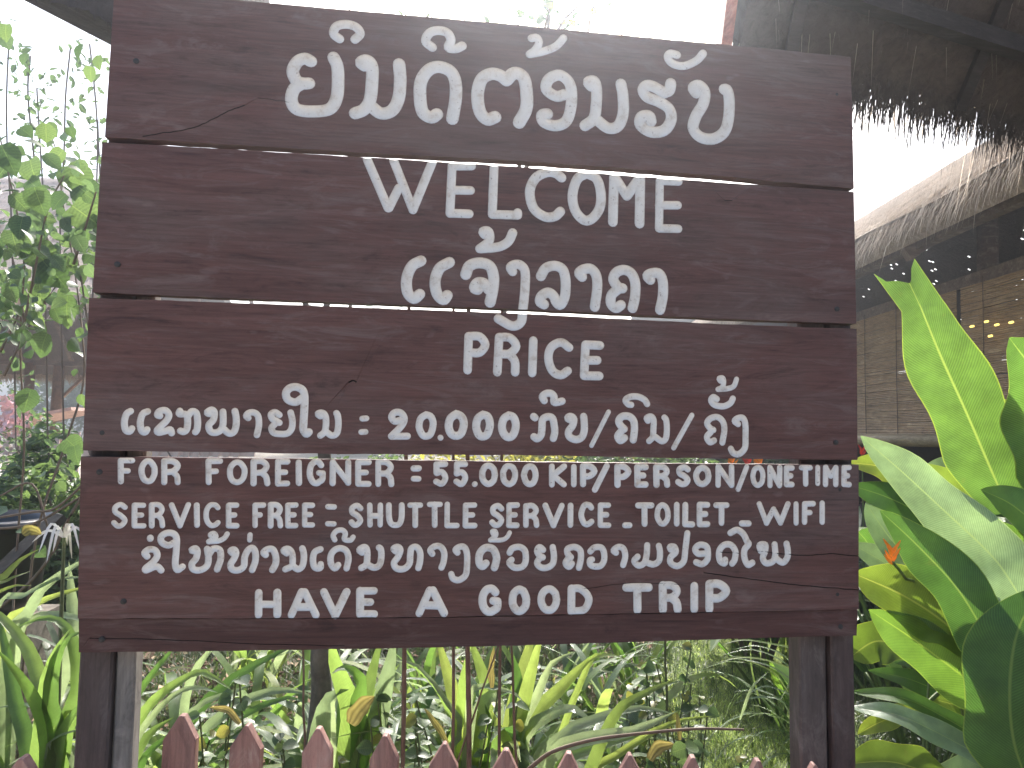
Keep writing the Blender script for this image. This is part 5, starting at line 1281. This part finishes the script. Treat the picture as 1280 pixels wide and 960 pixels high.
# bamboo blinds: hundreds of thin slats each, joined
M_BAM = wood_mat('bamboo_slat', (0.36, 0.225, 0.115), (0.40, 0.29, 0.17), 'y', .5, .5, .5)
M_BAMR = wood_mat('bamboo_roll', (0.34, 0.25, 0.14), (0.42, 0.33, 0.2), 'y', .5, .5, .5)
M_CORD = plain('blind_cord', (0.10, 0.075, 0.055), .9)
for bi, (d0, d1) in enumerate([(2.0, 4.12), (4.16, 6.3), (6.34, 8.45), (8.5, 10.6)]):
    bd = thing('bamboo_blind', ['bamboo roller blind nearest the viewer, at the right edge', 'bamboo roller blind beside the sign, second from the viewer', 'third bamboo roller blind, mostly behind the sign', 'farthest bamboo roller blind behind the sign'][bi], 'blind', W(RW, (d0 + d1) / 2, 2.3), 'bamboo blinds along the building')
    mb = MB(); z = 2.30; k = 0; segn = 7
    while z > 1.44:
        h = rg.uniform(.0085, .0118); pts = []
        sag = rg.uniform(-.001, .001) + (rg.uniform(-.004, .002) if rg.random() < .08 else 0)
        for s in range(segn + 1):
            f = s / segn; pts.append(W(RW - .035 + rg.uniform(-.0012, .0012), d0 + (d1 - d0) * f, z + sag * math.sin(f * 3.14 * 2 + k) - .004 * math.sin(f * 3.14)))
        vs = []
        for p in pts: vs += [p + Vector((0, 0, h / 2)), p - RGT * .003, p - Vector((0, 0, h / 2)), p + RGT * .003]
        mb.add(vs, [(s * 4 + q, s * 4 + (q + 1) % 4, s * 4 + 4 + (q + 1) % 4, s * 4 + 4 + q) for s in range(segn) for q in range(4)]); z -= h * rg.uniform(.98, 1.16); k += 1
    o = mb.build('slats', M_BAM, bd); o["kind"] = 'stuff'
    for q in range(5):
        f = (q + .5) / 5; mb = MB(); dd = d0 + (d1 - d0) * f; mb.tube([W(RW - .045, dd, 2.33), W(RW - .046, dd + .004, 1.9), W(RW - .045, dd, 1.42)], .0028, 4); mb.build('cord', M_CORD, bd)
    mb = MB(); mb.tube([W(RW - .05, d0, 1.425), W(RW - .05, (d0 + d1) / 2, 1.418), W(RW - .05, d1, 1.425)], [.040, .042, .040], 12); mb.build('bottom_roll', M_BAMR, bd, smooth=True)
mglow, n_, l_, p_ = newmat('warm_lamp_glow'); p_.inputs['Emission Color'].default_value = (1, .72, .16, 1); p_.inputs['Emission Strength'].default_value = .9; p_.inputs['Base Color'].default_value = (.8, .6, .2, 1)  # glowing beads added to imitate yellow light showing through the blind
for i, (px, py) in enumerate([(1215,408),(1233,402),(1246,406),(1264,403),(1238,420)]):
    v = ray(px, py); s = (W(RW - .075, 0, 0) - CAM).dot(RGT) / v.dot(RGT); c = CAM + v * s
    mb = MB(); mb.tube([c - FWD * .018, c - FWD * .012, c + FWD * .012, c + FWD * .018], [.002, .0065, .0065, .002], 8); o = mb.build('string_light', mglow, smooth=True, org=tuple(c))
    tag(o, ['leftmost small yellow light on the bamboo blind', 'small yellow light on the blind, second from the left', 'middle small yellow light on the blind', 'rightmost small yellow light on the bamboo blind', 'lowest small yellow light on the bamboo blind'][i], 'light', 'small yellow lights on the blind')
# gate roof overhead at the upper right
gr = thing('gate_roof', 'near thatched gate roof overhead with a red edge board and long hanging straw, upper right', 'roof', W(1.2, 2.4, 2.6))
def ray_z(px, py, z):
    v = ray(px, py); return CAM + v * ((z - CAM.z) / v.z)
E0 = ray_z(906, 52, 2.6); E1 = ray_z(1280, 150, 2.6); E1 = E0 + (E1 - E0) * 2.0
rk = (-FWD + RGT * (-.16)) ; T0 = E0 + rk * 2.4 + Vector((0, 0, 1.5)); T1 = E1 + rk * 2.4 + Vector((0, 0, 1.5))
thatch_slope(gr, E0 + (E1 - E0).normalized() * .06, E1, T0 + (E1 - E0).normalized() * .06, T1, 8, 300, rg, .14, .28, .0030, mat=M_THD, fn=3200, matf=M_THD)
M_GT = wood_mat('gate_timber', (0.045, 0.036, 0.034), (0.07, 0.06, 0.056), 'x', .4, .75)
lf = MB(); strands(lf, E0 + (E1 - E0).normalized() * .06, E1, 160, .30, Vector((0, 0, -1)) + FWD * .12, .0011, rg, .05); o = lf.build('loose_straw', M_THD, gr); o['kind'] = 'stuff'
M_REDB = wood_mat('red_edge_board', (0.42, 0.13, 0.10), (0.5, 0.25, 0.2), 'y', .4, .5, .5)
mb = MB(); mb.beam(E0 + Vector((0, 0, .02)) - rk * .05, T0 + Vector((0, 0, .02)), .03, .19); mb.build('edge_board', M_REDB, gr)
ed = (E1 - E0).normalized()
for k, f in enumerate((.10, .36, .62)):
    mb = MB(); dz = Vector((0, 0, -.06)); mb.beam(E0.lerp(T0, f) + ed * .03 + dz, E1.lerp(T1, f) + dz, .045, .055); mb.build('purlin', M_GREYPOST if k == 1 else M_GT, gr)
for k in range(4):
    mb = MB(); q = ed * (.24 + .75 * k); mb.beam(E0 + q + Vector((0, 0, -.02)), T0 + q + Vector((0, 0, -.02)), .035, .03); mb.build('rafter', M_GT, gr)
for k, q in enumerate((ed * 1.9, ed * 1.9 + rk * 2.0 + Vector((0, 0, .9)))):
    b = E0 + q + rk * .25; c = b.copy(); c.z = 0; mb = MB(); mb.tube([c, b], .05, 10); mb.build('post', M_TIM, gr, smooth=True)
# dark eave corner at the upper left
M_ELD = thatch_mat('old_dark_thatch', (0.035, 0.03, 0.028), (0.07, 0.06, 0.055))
el = thing('eave_corner', 'dark thatched eave corner hanging above the left end of the top plank', 'roof', tuple(at(90, -20, 1.9)))
rg = random.Random(31); mb = MB()
low = [(10,-12),(45,-3),(80,6),(110,14),(130,24),(141,34),(150,40),(190,30),(260,10)]
c = catmull([at(x, y, 1.75) for x, y in low], None, 5); vs = []
for i, p in enumerate(c):
    u = Vector((0, 0, rg.uniform(-.004, .004))); vs += [p + u, p + FWD * .5 + Vector((0, 0, .12)), p + Vector((0, 0, .35)) + FWD * .4, p + Vector((0, 0, .32)) - FWD * .05]
mb.add(vs, [(i * 4 + k, i * 4 + (k + 1) % 4, i * 4 + 4 + (k + 1) % 4, i * 4 + 4 + k) for i in range(len(c) - 1) for k in range(4)] + [(3, 2, 1, 0), tuple(len(vs) - 4 + k for k in range(4))])
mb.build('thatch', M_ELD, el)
fb = MB()
for a, b in zip(c[:-1], c[1:]): strands(fb, a + Vector((0, 0, .03)), b + Vector((0, 0, .03)), 26, .035, (0, 0, -1), .0015, rg, .02)
o = fb.build('thatch_fringe', M_ELD, el); o["kind"] = 'stuff'
# ---------------------------------------------------------------- hut on the left
ht = thing('thatched_hut', 'open thatched hut on posts in the yard left of the sign', 'hut', W(-7, 9.5, 0))
rg = random.Random(41)
hx0, hx1 = -13.5, -4.6
M_THH = thatch_mat('sunbleached_thatch', (0.50, 0.40, 0.34), (0.76, 0.65, 0.57), .3)  # thatch colour lightened in place of sunlight that misses this slope
thatch_slope(ht, W(hx0, 8.0, 2.72), W(hx1, 8.0, 2.72), W(hx0, 12.6, 5.6), W(hx1 - 2.4, 12.6, 5.6), 12, 700, rg, .16, .10, .010, fn=1500, mat=M_THH, mats=M_THH)
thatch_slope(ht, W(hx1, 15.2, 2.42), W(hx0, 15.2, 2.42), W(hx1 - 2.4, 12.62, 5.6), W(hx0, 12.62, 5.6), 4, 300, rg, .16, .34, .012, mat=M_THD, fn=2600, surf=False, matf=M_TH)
mb = MB(); mb.beam(W(hx0, 8.1, 2.66), W(hx1, 8.1, 2.66), .06, .11); mb.build('eave_beam', M_GREYPOST, ht)
mb = MB(); mb.beam(W(hx0, 14.3, 2.60), W(hx1, 14.3, 2.60), .08, .10); mb.build('eave_beam', M_TIM, ht)
for k in range(9):
    x = hx0 + .4 + k * 1.0; mb = MB(); mb.beam(W(x, 15.1, 2.36), W(x, 12.6, 5.4), .06, .06); mb.build('rafter', M_TIM, ht)
M_HP = plain('hut_post', (0.20, 0.12, 0.075), .8, .35, 9, .01)
for px in (72,):
    p = at(px, 500, 14.3); q = p.copy(); q.z = 0; top = p.copy(); top.z = 2.55
    mb = MB(); mb.tube([q, q.lerp(top, .3) + RGT * .02, q.lerp(top, .6) - RGT * .015, top], [.13, .115, .105, .10], 10); mb.build('post', M_HP, ht, smooth=True)
    mb = MB(); mb.beam(q.lerp(top, .72), top + RGT * .7, .05, .05); mb.build('brace', M_HP, ht)
for x in (-12, -9.6): mb = MB(); mb.tube([W(x, 14.3, 0), W(x, 14.3, 2.6)], .09, 10); mb.build('post', M_HP, ht, smooth=True)
# pale far fence
M_PALE = plain('pale_fence_paint', (0.55, 0.43, 0.38), .8, .2, 10)
ff = thing('pale_fence', 'pale pinkish paling fence in front of the hut', 'fence', W(-5.6, 7.6, 0))
rg = random.Random(51)
for i in range(44):
    x = -7.4 + i * .105; a = W(x, 7.6, 0); mb = MB(); hgt = 1.32 + rg.uniform(-.02, .03)
    mb.box(a + Vector((0, 0, hgt / 2)), (.06, .02, hgt), Matrix.Rotation(YAW + rg.uniform(-.1, .1), 3, 'Z')); mb.build('paling', M_PALE, ff)
for z in (.4, 1.14): mb = MB(); mb.beam(W(-7.5, 7.63, z), W(-2.7, 7.63, z), .03, .06); mb.build('rail', M_PALE, ff)
mb = MB(); mb.beam(at(-60, 545, 9.0), at(110, 512, 9.2), .9, .04); o = mb.build('low_roof', plain('pinkish_sheet', (0.42, 0.29, 0.25), .8), org=tuple(at(20, 540, 9))); tag(o, 'low pinkish sheet roof behind the far fence', 'roof')

# ---------------------------------------------------------------- air volume added to imitate lens glare near the sun
mb = MB(); mb.box((0, 150, 4.5), (2600, 2800, 12.5))
mh = bpy.data.materials.new('haze_air'); mh.use_nodes = True; nt = mh.node_tree; nt.nodes.clear()
ho = nt.nodes.new('ShaderNodeOutputMaterial'); hv = nt.nodes.new('ShaderNodeVolumePrincipled')
hv.inputs['Color'].default_value = (0.80, 0.87, 1.0, 1); hv.inputs['Density'].default_value = 0.014; hv.inputs['Anisotropy'].default_value = 0.86
nt.links.new(hv.outputs[0], ho.inputs['Volume'])
hz = mb.build('haze', mh, org=(0, 0, 0)); tag(hz, 'thin bright haze in the air between the sign and the sun', 'haze', kind='stuff')
